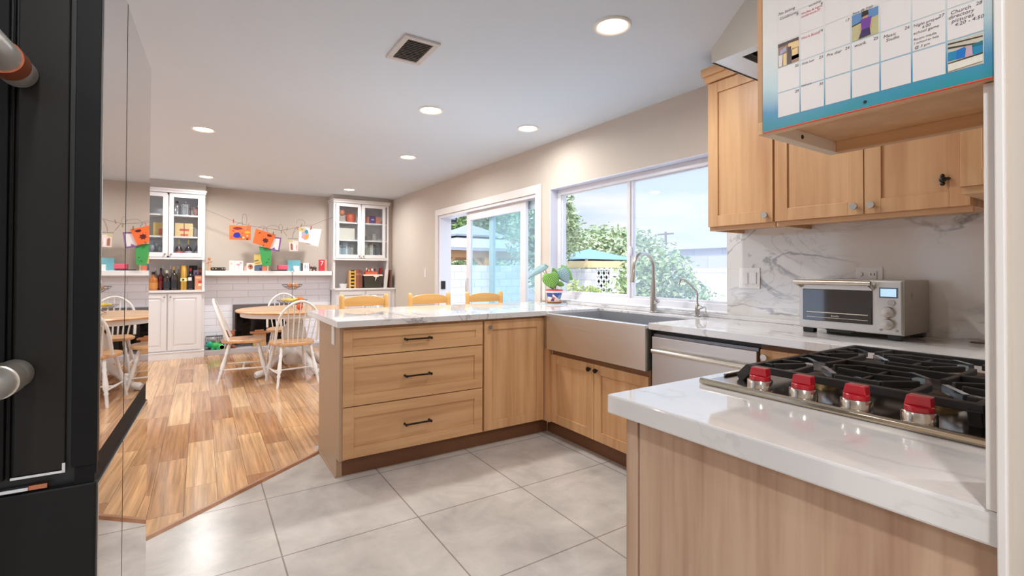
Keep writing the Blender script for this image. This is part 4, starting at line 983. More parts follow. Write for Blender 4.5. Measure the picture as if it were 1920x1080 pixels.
def glass_door(parent, x0, x1, z0, z1, y, fr=.05, kx=0):
    m = MB(); m.box(x0, x0 + fr, y - .02, y, z0, z1); m.box(x1 - fr, x1, y - .02, y, z0, z1); m.box(x0 + fr, x1 - fr, y - .02, y, z0, z0 + fr + .01); m.box(x0 + fr, x1 - fr, y - .02, y, z1 - fr, z1)
    d = link('door', m, HW, parent, .002)
    m = MB(); m.box(x0 + fr, x1 - fr, y - .012, y - .009, z0 + fr, z1 - fr); link('pane', m, GLASSC, d)
    m = MB(); m.lathe([(.005, -.02), (.005, -.03), (.012, -.032), (.011, -.042), (0, -.043)], (kx, y, z0 + .04), 14, 'y'); link('knob', m, NICKEL, d)
HW = mat((230, 226, 226), .35, var=.01)
INN = mat((196, 188, 178), .6, var=.01)
# left hutch
t = thing('low_cabinet', 'white base cabinet with raised panel doors at the left of the fireplace', 'cabinet', (-.37, 8.1, 0))
xa, xb = -.785, .045
m = MB(); m.box(xa, xb, 7.92, YW - .001, 0, .895); link('body', m, HW, t)
m = MB(); m.box(xa, xb + .002, 7.895, 7.92, 0, .085); m.box(xa, xb + .004, 7.89, 7.92, .085, .1); link('plinth', m, HW, t, .002)
for x0, x1, kx in ((-.755, -.382, -.405), (-.362, .012, -.338)):
    dr = link('door', raised_door(x0, x1, .118, .878, 7.92), HW, t, .0015)
    m = MB(); m.lathe([(.005, -.02), (.005, -.03), (.012, -.032), (.011, -.042), (0, -.043)], (kx, 7.92, .84), 14, 'y'); link('knob', m, NICKEL, dr)
m = MB(); m.box(xa, xb + .006, 7.885, YW - .001, .896, .924); solo('hutch_counter', m, HW, 'white counter slab of the left hutch holding the liquor bottles', 'counter', bevel=.003)
def hutch_upper(label, xa, xb, z0, z1, doors, shelves, y=7.95, niche_z=.924, cnt=''):
    t = thing('display_cabinet', label, 'cabinet', ((xa + xb) / 2, 8.1, niche_z))
    m = MB()
    m.box(xa, xa + .03, y, YW - .001, niche_z + .001, z1); m.box(xb - .03, xb, y, YW - .001, niche_z + .001, z1)
    m.box(xa + .03, xb - .03, YW - .012, YW - .001, niche_z + .001, z1); m.box(xa + .03, xb - .03, y, YW - .012, z0, z0 + .03); m.box(xa + .03, xb - .03, y, YW - .012, z1 - .03, z1)
    mid = (doors[0][1] + doors[1][0]) / 2; m.box(mid - .02, mid + .02, y, y + .02, z0, z1)
    link('body', m, HW, t, .001)
    for z in shelves:
        m = MB(); m.box(xa + .03, xb - .03, y + .012, YW - .012, z - .022, z); link('shelf', m, HW, t)
    m = MB(); m.box(xa - .01, xb + .01, y - .03, YW - .001, z1, z1 + .03); m.box(xa - .02, xb + .02, y - .045, YW - .001, z1 + .03, z1 + .055); link('cornice', m, HW, t, .003)
    for (x0, x1, kx) in doors: glass_door(t, x0, x1, z0 + .012, z1 - .01, y, kx=kx)
    m = MB(); m.box(xa + .0, xb, y - .022, y, z0 - .018, z0 + .006); link('lower_rail', m, HW, t)
    m = MB(); m.box(xa - .005, xb + .005, y + .02, YW - .001, z1 + .056, ZC - .001); link('top_filler', m, WALLM, t)
    if xb > 2: m = MB(); m.box(xb + .001, XW - .001, 8.02, YW - .001, niche_z + .001, ZC - .001); link('side_filler', m, WALLM, t)
    return t
hutch_upper('white glass door hutch at the left of the mantel with pots and bottles', xa, xb, 1.362, 2.245, [(-.755, -.382, -.405), (-.362, .012, -.338)], [1.66, 1.955])
# right hutch
t = thing('low_cabinet', 'white base cabinet right of the fireplace, behind the bar chairs', 'cabinet', (2.2, 8.0, 0))
m = MB(); m.box(1.79, 2.74, 7.85, YW - .001, 0, .885); link('body', m, HW, t)
for x0, x1, kx in ((1.84, 2.235, 2.21), (2.262, 2.66, 2.29)): dr = link('door', raised_door(x0, x1, .1, .862, 7.85), HW, t, .0015)
m = MB(); m.box(1.765, 2.743, 7.825, YW - .001, .886, .914); solo('hutch_counter', m, HW, 'white counter slab of the right hutch holding books and a dark bin', 'counter', bevel=.003)
hutch_upper('white glass door hutch right of the mantel beside the window wall', 1.765, 2.66, 1.385, 2.29, [(1.80, 2.192, 2.165), (2.208, 2.60, 2.235)], [1.70, 1.985], niche_z=.914)

# ---- contents helpers
def bottle(name, label, x, y, z, h, r, col, lcol=None, cap=(30, 28, 28), neck=.3, group=None, shape='round', nl=None):
    t = thing(name, label, 'bottle', (x, y, z), group)
    q = r * (1.0)
    m = MB(); m.lathe([(q * .95, z), (q, z + .008), (q, z + h * .56), (q * .9, z + h * .64), (q * neck, z + h * .74), (q * neck, z + h * .9)], (x, y, 0), 14 if shape == 'round' else 4)
    link('glass_body', m, mat(col, .08, coat=.6), t)
    if lcol:
        m = MB(); m.lathe([(q * 1.02, z + h * .12), (q * 1.02, z + h * .42)], (x, y, 0), 14); link('label', m, mat(lcol, .6), t)
    m = MB(); m.lathe([(q * neck * 1.15, z + h * .86), (q * neck * 1.15, z + h), (0, z + h)], (x, y, 0), 12); link('cap', m, mat(cap, .4), t)
    return t
def cbox(name, label, cat, x0, x1, y0, y1, z0, z1, col, bev=.002, group=None, face=None):
    m = MB(); m.box(x0, x1, y0, y1, z0, z1); mats = [mat(col, .55)]
    if face:
        for i, (u0, u1, v0, v1, fc) in enumerate(face):
            m.cur = i + 1; w, h = x1 - x0, z1 - z0; m.box(x0 + u0 * w, x0 + u1 * w, y0 - .0012 - .0004 * i, y0, z0 + v0 * h, z0 + v1 * h); mats.append(mat(fc, .5))
    return solo(name, m, mats, label, cat, group, bev if not face else 0)
# left niche, counter z .925
Z = .9245
bottle('liquor_bottle', 'amber square spirit bottle at the far left of the open niche', -.535, 8.06, Z, .25, .052, (176, 104, 46), (196, 130, 60), neck=.35)
bottle('liquor_bottle', 'dark red bottle between the amber one and the black labelled pair', -.455, 8.1, Z, .30, .038, (90, 14, 20), (120, 40, 36))
bottle('liquor_bottle', 'left of the two black labelled bottles in the niche', -.385, 8.04, Z, .27, .042, (40, 24, 20), (30, 30, 36), (230, 220, 190))
bottle('liquor_bottle', 'right of the two black labelled bottles, with a golden cap', -.305, 8.04, Z, .32, .042, (46, 30, 24), (34, 32, 38), (214, 160, 60))
for i, (x, y, h) in enumerate(((-.52, 8.2, .31), (-.435, 8.2, .34), (-.35, 8.2, .33), (-.26, 8.2, .33))):
    bottle('liquor_bottle', 'clear glass bottle in the back row of the niche', x, y, Z, h, .036, (150, 146, 140), None, (210, 206, 200), group='clear bottles in the back row')
t = thing('bottle_tube', 'tall golden gift tube with a round emblem among the bottles', 'tube', (-.195, 8.03, Z))
m = MB(); m.lathe([(.042, Z), (.042, Z + .335), (.04, Z + .34), (0, Z + .34)], (-.195, 8.03, 0), 28); tb = link('tube', m, mat((206, 158, 76), .25, .7), t)
m = MB(); m.lathe([(.0424, Z + .12), (.0424, Z + .165)], (-.195, 8.03, 0), 28); link('label_band', m, mat((240, 226, 160), .5), t)
m = MB(); m.cyl((-.2, 0, Z + .143), .014, 7.985, 7.987, 16, 'y'); link('emblem', m, mat((40, 50, 40), .5), t)
bottle('liquor_bottle', 'black bottle with a white neck tag right of the golden tube', -.118, 8.04, Z, .30, .04, (30, 26, 26), (36, 34, 36), (200, 60, 40))
cbox('neck_tag', 'small white square tag hanging on the black bottle neck', 'tag', -.145, -.105, 7.990, 7.993, Z + .13, Z + .175, (236, 222, 216), 0)
cbox('gift_box', 'tall black carton at the back right of the niche', 'box', -.14, -.04, 8.15, 8.22, Z, Z + .34, (30, 28, 26))
cbox('gift_box', 'copper coloured bottle carton with red and cream print at the right of the niche', 'box', -.068, .012, 8.0, 8.08, Z, Z + .215, (206, 140, 104), face=[(.1, .9, .74, .84, (232, 180, 150)), (.5, .98, .42, .6, (206, 60, 56)), (.5, .98, .25, .42, (240, 214, 180)), (0, 1, .93, 1, (60, 44, 40))])
cbox('gift_box', 'lilac small box stacked behind the copper carton', 'box', -.085, -.025, 8.10, 8.14, Z, Z + .275, (172, 160, 214), face=[(.35, .65, .78, .88, (70, 60, 140))])
cbox('gift_box', 'orange and dark red carton at the far right back of the niche', 'box', -.03, .012, 8.16, 8.2, Z, Z + .30, (150, 60, 44), face=[(.1, .9, .8, .95, (236, 150, 80)), (.1, .9, .6, .7, (240, 190, 120))])
# left hutch shelves
def pot_(label, x, y, z, r, h, lid=True):
    t = thing('cooking_pot', label, 'pot', (x, y, z))
    m = MB(); m.lathe([(r * .97, z), (r, z + .006), (r, z + h), (r * 1.03, z + h), (r * 1.03, z + h + .004)], (x, y, 0), 28); link('body', m, CHROME, t)
    m = MB(); m.lathe([(r * 1.02, z + h + .004), (r * .6, z + h + .02), (.012, z + h + .026), (.014, z + h + .045), (0, z + h + .047)], (x, y, 0), 28); link('lid', m, CHROME, t)
    for s in (-1, 1):
        m = MB(); m.tube([(x + s * r, y - .02, z + h * .8), (x + s * (r + .02), y - .015, z + h * .8), (x + s * (r + .02), y + .015, z + h * .8), (x + s * r, y + .02, z + h * .8)], .004, 6); link('handle', m, CHROME, t)
Z = 1.956
pot_('stainless stock pot with lid on the top shelf of the left hutch', -.182, 8.1, Z, .062, .15)
t = thing('cocktail_shaker', 'slim steel shaker left of the stock pot on the top shelf', 'shaker', (-.285, 8.1, Z))
m = MB(); m.lathe([(.028, Z), (.032, Z + .12), (.026, Z + .15), (.016, Z + .165)], (-.285, 8.1, 0), 20); link('body', m, CHROME, t)
m = MB(); m.lathe([(.017, Z + .164), (.019, Z + .18), (.01, Z + .2), (0, Z + .2)], (-.285, 8.1, 0), 16); link('cap', m, mat((60, 58, 58), .3, .8), t)
t = thing('teapot', 'dull pink teapot with steel lid right of the stock pot', 'teapot', (-.045, 8.1, Z))
m = MB(); m.ball((-.045, 8.1, Z + .06), (.05, .05, .06)); link('body', m, mat((190, 130, 116), .4), t)
m = MB(); m.tube([(-.075, 8.07, Z + .08), (-.085, 8.04, Z + .115)], [.012, .008], 10); link('spout', m, mat((190, 130, 116), .4), t)
m = MB(); m.lathe([(.035, Z + .11), (.01, Z + .128), (.012, Z + .145), (0, Z + .147)], (-.045, 8.1, 0), 16); link('lid', m, CHROME, t)
Z = 1.661
cbox('tin_box', 'yellow tin with an apple picture on the middle shelf behind the left glass door', 'tin', -.54, -.44, 8.04, 8.14, Z, Z + .18, (226, 190, 100), face=[(.6, 1, .1, .55, (206, 84, 64))])
cbox('tin_box', 'cream tin box with red picture in the middle of the hutch', 'tin', -.30, -.095, 8.04, 8.16, Z, Z + .185, (230, 196, 140), face=[(.25, .78, .42, .58, (206, 66, 44)), (.3, .74, .05, .2, (216, 100, 60)), (.48, .52, 0, 1, (90, 50, 40))])
t = thing('glass_jar', 'clear glass jar right of the cream tin', 'jar', (-.055, 8.1, Z))
m = MB(); m.lathe([(.034, Z), (.036, Z + .1), (.03, Z + .12)], (-.055, 8.1, 0), 20); link('body', m, mat((170, 160, 154), .1), t)
m = MB(); m.lathe([(.032, Z + .12), (.032, Z + .135), (0, Z + .136)], (-.055, 8.1, 0), 20); link('lid', m, mat((140, 130, 124), .3, .6), t)
Z = 1.393
for x, c, lc, lab in ((-.255, (60, 34, 26), (214, 96, 66), 'round brandy bottle with orange label and gold neck'), (-.147, (44, 26, 28), (206, 206, 214), 'round brandy bottle with white label and gold neck'), (-.038, (38, 30, 28), (150, 150, 150), 'dark round bottle at the right end of the lower hutch shelf')):
    t = thing('brandy_bottle', lab, 'bottle', (x, 8.07, Z))
    m = MB(); m.lathe([(.03, Z), (.045, Z + .03), (.047, Z + .07), (.035, Z + .11), (.014, Z + .14), (.011, Z + .17)], (x, 8.07, 0), 20); link('glass_body', m, mat(c, .08, coat=.5), t)
    m = MB(); m.lathe([(.0475, Z + .035), (.0485, Z + .07)], (x, 8.07, 0), 20); link('label', m, mat(lc, .5), t)
    m = MB(); m.lathe([(.012, Z + .15), (.013, Z + .235), (0, Z + .236)], (x, 8.07, 0), 14); link('neck_foil', m, mat((214, 190, 90), .3, .6), t)
for i, (x, y, h) in enumerate(((-.55, 8.06, .14), (-.50, 8.1, .17), (-.46, 8.05, .12), (-.56, 8.16, .2), (-.47, 8.16, .19))):
    t = thing('wine_glass', 'clear stemmed glass on the lower shelf behind the left glass door', 'glass', (x, y, Z), 'stemmed glasses in the left hutch')
    m = MB(); m.lathe([(.025, Z), (.004, Z + .005), (.003, Z + h * .45), (.02, Z + h * .55), (.028, Z + h * .75), (.024, Z + h)], (x, y, 0), 16); link('bowl', m, mat((176, 178, 182), .08, coat=.4), t)

# right hutch contents
Z = 1.986
t = thing('orange_pot', 'orange lidded pot on the top left shelf of the right hutch', 'pot', (2.06, 8.1, Z))
m = MB(); m.lathe([(.05, Z), (.078, Z + .04), (.08, Z + .1), (.07, Z + .13)], (2.07, 8.1, 0), 24); link('body', m, mat((206, 96, 66), .4), t)
m = MB(); m.lathe([(.072, Z + .13), (.05, Z + .15), (.01, Z + .16), (.012, Z + .175), (0, Z + .176)], (2.07, 8.1, 0), 24); link('lid', m, mat((206, 96, 66), .4), t)
cbox('canister', 'grey canister left of the orange pot', 'canister', 1.885, 1.975, 8.07, 8.14, Z, Z + .11, (176, 160, 150))
m = MB(); m.ball((1.93, 8.1, Z + .16), (.045, .045, .05)); solo('orange_ball', m, mat((224, 140, 96), .5), 'round orange ornament on top of the grey canister', 'ornament')
cbox('toy_box', 'salmon box left on the top right shelf of the right hutch', 'box', 2.28, 2.36, 8.05, 8.14, Z, Z + .12, (230, 150, 120))
cbox('toy_box', 'purple box in the middle of the top right shelf', 'box', 2.362, 2.47, 8.04, 8.14, Z + .0, Z + .13, (96, 66, 130), face=[(.3, .7, .45, .6, (220, 210, 230))])
cbox('toy_box', 'orange box right of the purple box', 'box', 2.472, 2.55, 8.05, 8.14, Z, Z + .115, (236, 140, 110))
Z = 1.701
cbox('paper_stack', 'pale paper storage box on the middle left shelf of the right hutch', 'box', 1.86, 2.12, 8.03, 8.14, Z, Z + .19, (214, 206, 192))
t = thing('tea_set', 'clear glass serving dish on the middle right shelf of the right hutch', 'dish', (2.38, 8.1, Z))
m = MB(); m.lathe([(.05, Z), (.03, Z + .01), (.06, Z + .05), (.08, Z + .07)], (2.33, 8.1, 0), 20); m.lathe([(.04, Z), (.045, Z + .1), (.03, Z + .12)], (2.47, 8.1, 0), 20); link('glass_body', m, mat((168, 158, 150), .1, coat=.4), t)
Z = 1.416
def books(label_fmt, cat, specs, y0, z, group, depth=.14):
    x = specs[0]
    for w, h, c, cn in specs[1:]:
        cbox('book', label_fmt % cn, cat, x, x + w - .001, y0, y0 + depth, z, z + h, c, .0015, face=[(.15, .85, .7, .8, tuple(min(255, q + 40) for q in c))])
        x += w
books('%s book behind the left glass door of the right hutch', 'book', [1.865, (.04, .2, (210, 208, 204), 'pale grey'), (.035, .24, (140, 150, 160), 'tall slate blue'), (.045, .25, (156, 176, 190), 'tall light blue'), (.03, .23, (226, 222, 218), 'white spined'), (.05, .21, (150, 156, 160), 'grey'), (.04, .2, (176, 168, 150), 'tan')], 8.06, Z, None)
books('%s book behind the right glass door of the right hutch', 'book', [2.275, (.035, .23, (200, 196, 190), 'light grey tall'), (.03, .25, (216, 212, 204), 'white tall'), (.04, .21, (160, 156, 150), 'mid grey'), (.03, .22, (222, 216, 206), 'cream'), (.022, .24, (236, 230, 222), 'thin ivory'), (.03, .2, (110, 108, 106), 'charcoal'), (.03, .22, (60, 62, 64), 'black'), (.03, .2, (96, 110, 130), 'dark blue')], 8.06, Z, None)
# right niche on counter z .914
Z = .9145
t = thing('white_bowl', 'small white bowl at the left of the right hutch counter', 'bowl', (1.92, 8.0, Z))
m = MB(); m.lathe([(.04, Z), (.05, Z + .01), (.062, Z + .075), (.058, Z + .075), (.045, Z + .02), (0, Z + .015)], (1.93, 7.98, 0), 24); link('bowl', m, mat((232, 226, 222), .3), t)
m = MB(); m.ball((1.94, 7.98, Z + .06), (.035, .035, .02)); link('contents', m, mat((70, 80, 90), .5), t)
t = thing('wooden_game', 'upright wooden rack with yellow and dark pieces beside the white bowl', 'wooden rack', (2.06, 8.0, Z))
m = MB(); m.box(2.02, 2.04, 7.95, 8.1, Z, Z + .29); m.box(2.10, 2.12, 7.95, 8.1, Z, Z + .29); m.box(2.04, 2.10, 8.08, 8.1, Z, Z + .29); link('frame', m, mat((220, 176, 116), .5), t)
for i in range(5):
    m = MB(); z = Z + .03 + i * .055; m.box(2.042, 2.098, 7.955, 8.07, z, z + .022); link('piece', m, mat((236, 190, 60) if i % 2 == 0 else (226, 170, 50), .5), t)
    m = MB(); m.box(2.045, 2.095, 7.96, 8.07, z + .024, z + .045); link('dark_piece', m, mat((60, 46, 40), .5), t)
books('%s book beside the wooden rack on the right hutch counter', 'book', [2.125, (.045, .30, (150, 88, 66), 'tall reddish brown'), (.04, .305, (128, 72, 54), 'tall dark brown'), (.02, .29, (120, 80, 66), 'thin brown')], 7.96, Z, None)
t = thing('storage_bin', 'dark olive fabric bin with white rim and bow on the right hutch counter', 'bin', (2.4, 8.0, Z))
m = MB(); m.prism([(2.262, Z), (2.53, Z), (2.55, Z + .2), (2.25, Z + .2)], 7.93, 8.1, 'y'); link('body', m, mat((62, 56, 44), .7), t, .004)
m = MB(); m.box(2.245, 2.555, 7.922, 8.108, Z + .195, Z + .222); link('rim', m, mat((236, 226, 214), .5), t, .003)
m = MB(); m.ball((2.445, 7.918, Z + .19), (.045, .006, .014)); m.ball((2.44, 7.916, Z + .165), (.012, .006, .022)); m.ball((2.43, 7.914, Z + .135), (.006, .004, .02)); link('bow', m, mat((240, 232, 222), .5), t)
t = thing('toy_tray', 'orange tray of small toys on top of the dark bin', 'tray', (2.37, 8.0, Z + .222))
m = MB(); m.box(2.285, 2.475, 7.95, 8.08, Z + .222, Z + .262); link('tray', m, mat((230, 96, 56), .5), t, .003)
for i in range(11):
    cc = [(200, 60, 50), (236, 226, 220), (120, 60, 70), (236, 180, 90), (90, 50, 50)][i % 5]
    m = MB(); x = 2.295 + .016 * i; m.ball((x, 7.98 + .03 * (i % 3), Z + .272 + .012 * ((i * 7) % 4)), (.012, .012, .022)); link('toy', m, mat(cc, .5), t)
m = MB(); m.tube([(2.36, 8.0, Z + .262), (2.362, 8.0, Z + .345)], [.008, .002], 8); link('toy', m, mat((190, 50, 50), .5), t)
m = MB(); m.tube([(2.41, 8.0, Z + .262), (2.41, 8.0, Z + .335)], [.012, .002], 8); link('toy', m, mat((240, 230, 224), .5), t)
def tilt_box(name, label, cat, x, y0, y1, z, w, h, lean, col):
    m = MB(); m.add([(x, y0, z), (x + w, y0, z), (x + w + lean, y0, z + h), (x + lean, y0, z + h), (x, y1, z), (x + w, y1, z), (x + w + lean, y1, z + h), (x + lean, y1, z + h)],
                    [(0, 1, 2, 3), (7, 6, 5, 4), (0, 4, 5, 1), (1, 5, 6, 2), (2, 6, 7, 3), (3, 7, 4, 0)]); solo(name, m, mat(col, .5), label, cat)
tilt_box('book', 'white slanted picture book right of the dark bin', 'book', 2.575, 7.84, 7.945, Z, .022, .31, .03, (226, 218, 208))
tilt_box('book', 'red slanted book leaning right of the dark bin', 'book', 2.556, 8.12, 8.2, Z, .03, .33, .02, (214, 60, 60))
tilt_box('book', 'dark maroon slanted book at the far right beside the wall', 'book', 2.64, 7.84, 7.945, Z, .02, .30, .02, (110, 60, 56))

# ------------------------------------------------------------------ mantel things
Z = 1.1905
def card(label, x0, x1, h, cols, y=8.05, lean=.02, th=.002, face=None, zb=Z, name='greeting_card', cat='card'):
    mats = [mat(cols, .6)]; m = MB()
    def P(u, v, d=0): return (x0 + u * (x1 - x0), y + v * lean - d, zb + v * h)
    m.add([P(0, 0), P(1, 0), P(1, 1), P(0, 1), P(0, 0, -th), P(1, 0, -th), P(1, 1, -th), P(0, 1, -th)], [(0, 1, 2, 3), (7, 6, 5, 4), (0, 4, 5, 1), (1, 5, 6, 2), (2, 6, 7, 3), (3, 7, 4, 0)])
    for i, (poly, c) in enumerate(face or []):
        m.cur = i + 1; mats.append(mat(c, .6)); m.add([P(u, v, .0008 + .0002 * i) for u, v in poly], [tuple(range(len(poly)))])
    # fold of a standing card
    m.cur = 0
    q = (x1 - x0) * .85
    m.add([P(0, 0), P(0, 1), (x0 + q * .3, y + lean + .05, zb + h), (x0 + q * .3, y + .05, zb)], [(0, 1, 2, 3)])
    solo(name, m, mats, label, cat)
def blob(cx, cy, rx, ry, n=9, seed=1, j=.25):
    rr = random.Random(seed); return [(cx + rx * (1 - j * rr.random()) * math.cos(2 * PI * i / n), cy + ry * (1 - j * rr.random()) * math.sin(2 * PI * i / n)) for i in range(n)]
t = thing('nutcracker_figure', 'small wooden figure standing at the left end of the mantel', 'figurine', (.09, 8.06, Z))
m = MB(); m.tube([(.10, 8.06, Z), (.10, 8.06, Z + .1), (.10, 8.06, Z + .15)], [.018, .014, .016], 12); link('body', m, mat((214, 170, 130), .5), t)
m = MB(); m.ball((.10, 8.06, Z + .17), (.018, .018, .022)); link('head', m, mat((206, 130, 96), .5), t)
m = MB(); m.tube([(.065, 8.05, Z + .10), (.10, 8.05, Z + .125), (.135, 8.05, Z + .13)], .007, 8); link('arms', m, mat((196, 130, 96), .5), t)
t = thing('black_tray_ornament', 'long low black ornament on the left part of the mantel', 'ornament', (.2, 8.06, Z))
m = MB(); m.box(.12, .30, 8.03, 8.09, Z, Z + .05); link('body', m, mat((40, 32, 26), .5), t, .01)
for i, x in enumerate((.145, .18, .26, .285)):
    m = MB(); m.ball((x, 8.028, Z + .03), (.008, .004, .007)); link('stud', m, mat((220, 190, 140), .3, .5), t)
card('tall clear-white card with faint print, leftmost on the mantel', .345, .415, .15, (226, 214, 206), face=[(blob(.4, .7, .2, .1), (200, 186, 190))])
card('white card with pink flower drawing on the mantel', .418, .52, .145, (238, 228, 220), face=[(blob(.4, .62, .3, .12, seed=3), (222, 150, 160)), (blob(.7, .8, .15, .08, seed=4), (210, 120, 140)), ([(.45, .1), (.5, .1), (.48, .55), (.44, .55)], (150, 170, 120))], y=8.04)
card('small pink card between the flower card and the round photo card', .535, .575, .075, (226, 180, 176), y=8.07)
card('white card with a brown round photo on the mantel', .565, .665, .115, (236, 226, 216), face=[(blob(.5, .52, .36, .36, 12, 5, .08), (180, 110, 80)), (blob(.5, .55, .16, .16, 6, 6), (110, 50, 40)), (blob(.32, .4, .12, .14, 6, 7), (220, 150, 90))], y=8.03)
card('yellow and blue grey paper cut-out behind the green paper, on the mantel', .66, .83, .25, (236, 206, 120), y=8.04, face=[([(0, 0), (1, 0), (1, .3), (.6, .38), (.3, .36), (0, .3)], (96, 110, 136)), ([(.02, .55), (.35, .6), (.35, .66), (.02, .6)], (70, 56, 50)), ([(.1, .42), (.5, .46), (.5, .49), (.1, .45)], (110, 80, 60)), (blob(.5, .1, .1, .09, 8, 8), (60, 72, 96))])
card('small orange red card right of the yellow cut-out', .765, .82, .07, (226, 120, 90), y=7.995, lean=.008)
card('tall thin cream card behind the green paper', .835, .855, .17, (240, 222, 170), y=8.06)
cbox('flat_tablet', 'flat dark slab lying on the mantel under the pink case', 'tablet', .90, 1.10, 8.02, 8.1, Z, Z + .015, (60, 60, 66))
cbox('pink_case', 'pink plastic case on the mantel left of the teal card', 'case', .975, 1.12, 8.03, 8.1, Z + .0155, Z + .09, (232, 96, 120), .012)
card('teal blue folded card with a white note on the mantel', 1.115, 1.30, .165, (110, 176, 190), y=8.03, face=[([(.45, 0), (.9, 0), (.9, .48), (.45, .48)], (236, 236, 240))])
cbox('dark_frame', 'narrow dark framed edge behind the white patterned card', 'frame', 1.305, 1.335, 8.04, 8.08, Z, Z + .12, (96, 84, 80))
card('white card with a grey oval pattern on the mantel', 1.335, 1.425, .125, (232, 228, 230), y=8.03, face=[(blob(.35, .55, .12, .3, 10, 9), (170, 160, 170)), (blob(.7, .5, .1, .25, 10, 10), (196, 180, 190))])
t = thing('elephant_figurine', 'small dark brown elephant figurine on the right of the mantel', 'figurine', (1.49, 8.05, Z))
EL = mat((84, 56, 44), .5)
m = MB(); m.ball((1.50, 8.05, Z + .045), (.04, .02, .026)); m.ball((1.455, 8.05, Z + .055), (.02, .016, .02)); m.tube([(1.44, 8.05, Z + .055), (1.428, 8.05, Z + .03), (1.43, 8.05, Z + .01)], [.009, .006, .004], 8); link('body', m, EL, t)
for x, y in ((1.475, 8.04), (1.475, 8.06), (1.525, 8.04), (1.525, 8.06)):
    m = MB(); m.tube([(x, y, Z), (x, y, Z + .04)], .008, 8); link('leg', m, EL, t)
cbox('red_book', 'thin dark red upright card left of the elephant figurine', 'card', 1.428, 1.444, 8.08, 8.11, Z, Z + .115, (150, 40, 50))
t = thing('seven_box', 'red box with a white numeral seven at the right end of the mantel', 'box', (1.62, 8.05, Z))
m = MB(); m.box(1.575, 1.685, 8.04, 8.10, Z, Z + .18); link('box', m, mat((206, 50, 62), .5), t, .002)
m = MB(); m.box(1.655, 1.685, 8.038, 8.04, Z + .002, Z + .178); link('spine', m, mat((220, 150, 130), .5), t)
m = MB(); text_into(m, '7', .10, (1.588, 8.0385, Z + .09), (1, 0, 0), (0, 0, 1)); link('numeral', m, mat((240, 226, 224), .5), t)

# ------------------------------------------------------------------ garland line with art
m = MB(); YL = 7.93
lpts = [(.045, 7.946, 2.045), (.25, 7.94, 1.96), (.43, YL, 1.885), (.62, YL, 1.84), (.8, YL, 1.82), (1.0, YL, 1.80), (1.15, YL, 1.83), (1.3, YL, 1.88), (1.45, YL, 1.905), (1.6, YL, 1.975), (1.768, 7.946, 2.05)]
m.tube(lpts, .0028, 6)
def loop(cx, cz, rx, rz, a0, a1, n=16): return [(cx + rx * math.cos(a0 + (a1 - a0) * i / n), YL + .004 * math.sin(i), cz + rz * math.sin(a0 + (a1 - a0) * i / n)) for i in range(n + 1)]
m.tube(loop(.525, 1.93, .03, .085, -.9, PI + .9), .0026, 6); m.tube(loop(.90, 1.82, .085, .045, 0, PI), .0024, 6); m.tube(loop(.76, 1.82, .05, .03, .2, PI - .2), .0022, 6)
m.tube(loop(1.0, 1.84, .025, .05, 0, 2 * PI), .002, 6); m.tube([(1.03, YL, 1.80), (1.07, YL, 1.74), (1.09, YL, 1.71)], .003, 6); m.tube(loop(1.28, 1.93, .06, .045, -.6, PI + .4), .002, 6)
m.tube([(1.25, YL, 1.86), (1.2, YL, 1.83), (1.17, YL, 1.74), (1.165, YL, 1.69)], .0035, 6); m.tube([(1.1, YL, 1.675), (1.17, YL, 1.68), (1.24, YL, 1.68)], .004, 6)
solo('garland_line', m, mat((126, 112, 108), .6), 'thin wire line with curled loops strung between the two hutches', 'line')
def sheet(name, label, pts, col, y, face=None, cat='artwork', th=.0015, group=None):
    """paper hung on the line: pts are (x,z) corners TL,TR,BR,BL; face polys in u,v (0..1 from lower left)"""
    TL, TR, BR, BL = pts; m = MB(); mats = [mat(col, .6)]
    def P(u, v, d=0):
        x = (BL[0] * (1 - u) + BR[0] * u) * (1 - v) + (TL[0] * (1 - u) + TR[0] * u) * v
        z = (BL[1] * (1 - u) + BR[1] * u) * (1 - v) + (TL[1] * (1 - u) + TR[1] * u) * v
        return (x, y - .003 * math.sin(PI * u) * (1 - v) - d, z)
    n = 6; g = []
    for s in (0, -th):
        for i in range(n + 1):
            for j in range(3): g.append(P(i / n, j / 2, -s))
    fs = []; K = (n + 1) * 3
    for i in range(n):
        for j in range(2):
            a = i * 3 + j; fs.append((a, a + 3, a + 4, a + 1)); fs.append((K + a, K + a + 1, K + a + 4, K + a + 3))
    m.add(g, fs)
    for i, (poly, c) in enumerate(face or []):
        m.cur = i + 1; mats.append(mat(c, .6)); m.add([P(u, v, .0032 + .0004 * i) for u, v in poly], [tuple(range(len(poly)))])
    return solo(name, m, mats, label, cat, group)
OR = (240, 110, 50)
def star(cx, cy, r, n=7, k=.5, sx=1):
    return [(cx + sx * r * (1 if i % 2 == 0 else k) * math.cos(PI * i / n), cy + r * (1 if i % 2 == 0 else k) * math.sin(PI * i / n) * 1.2) for i in range(2 * n)]
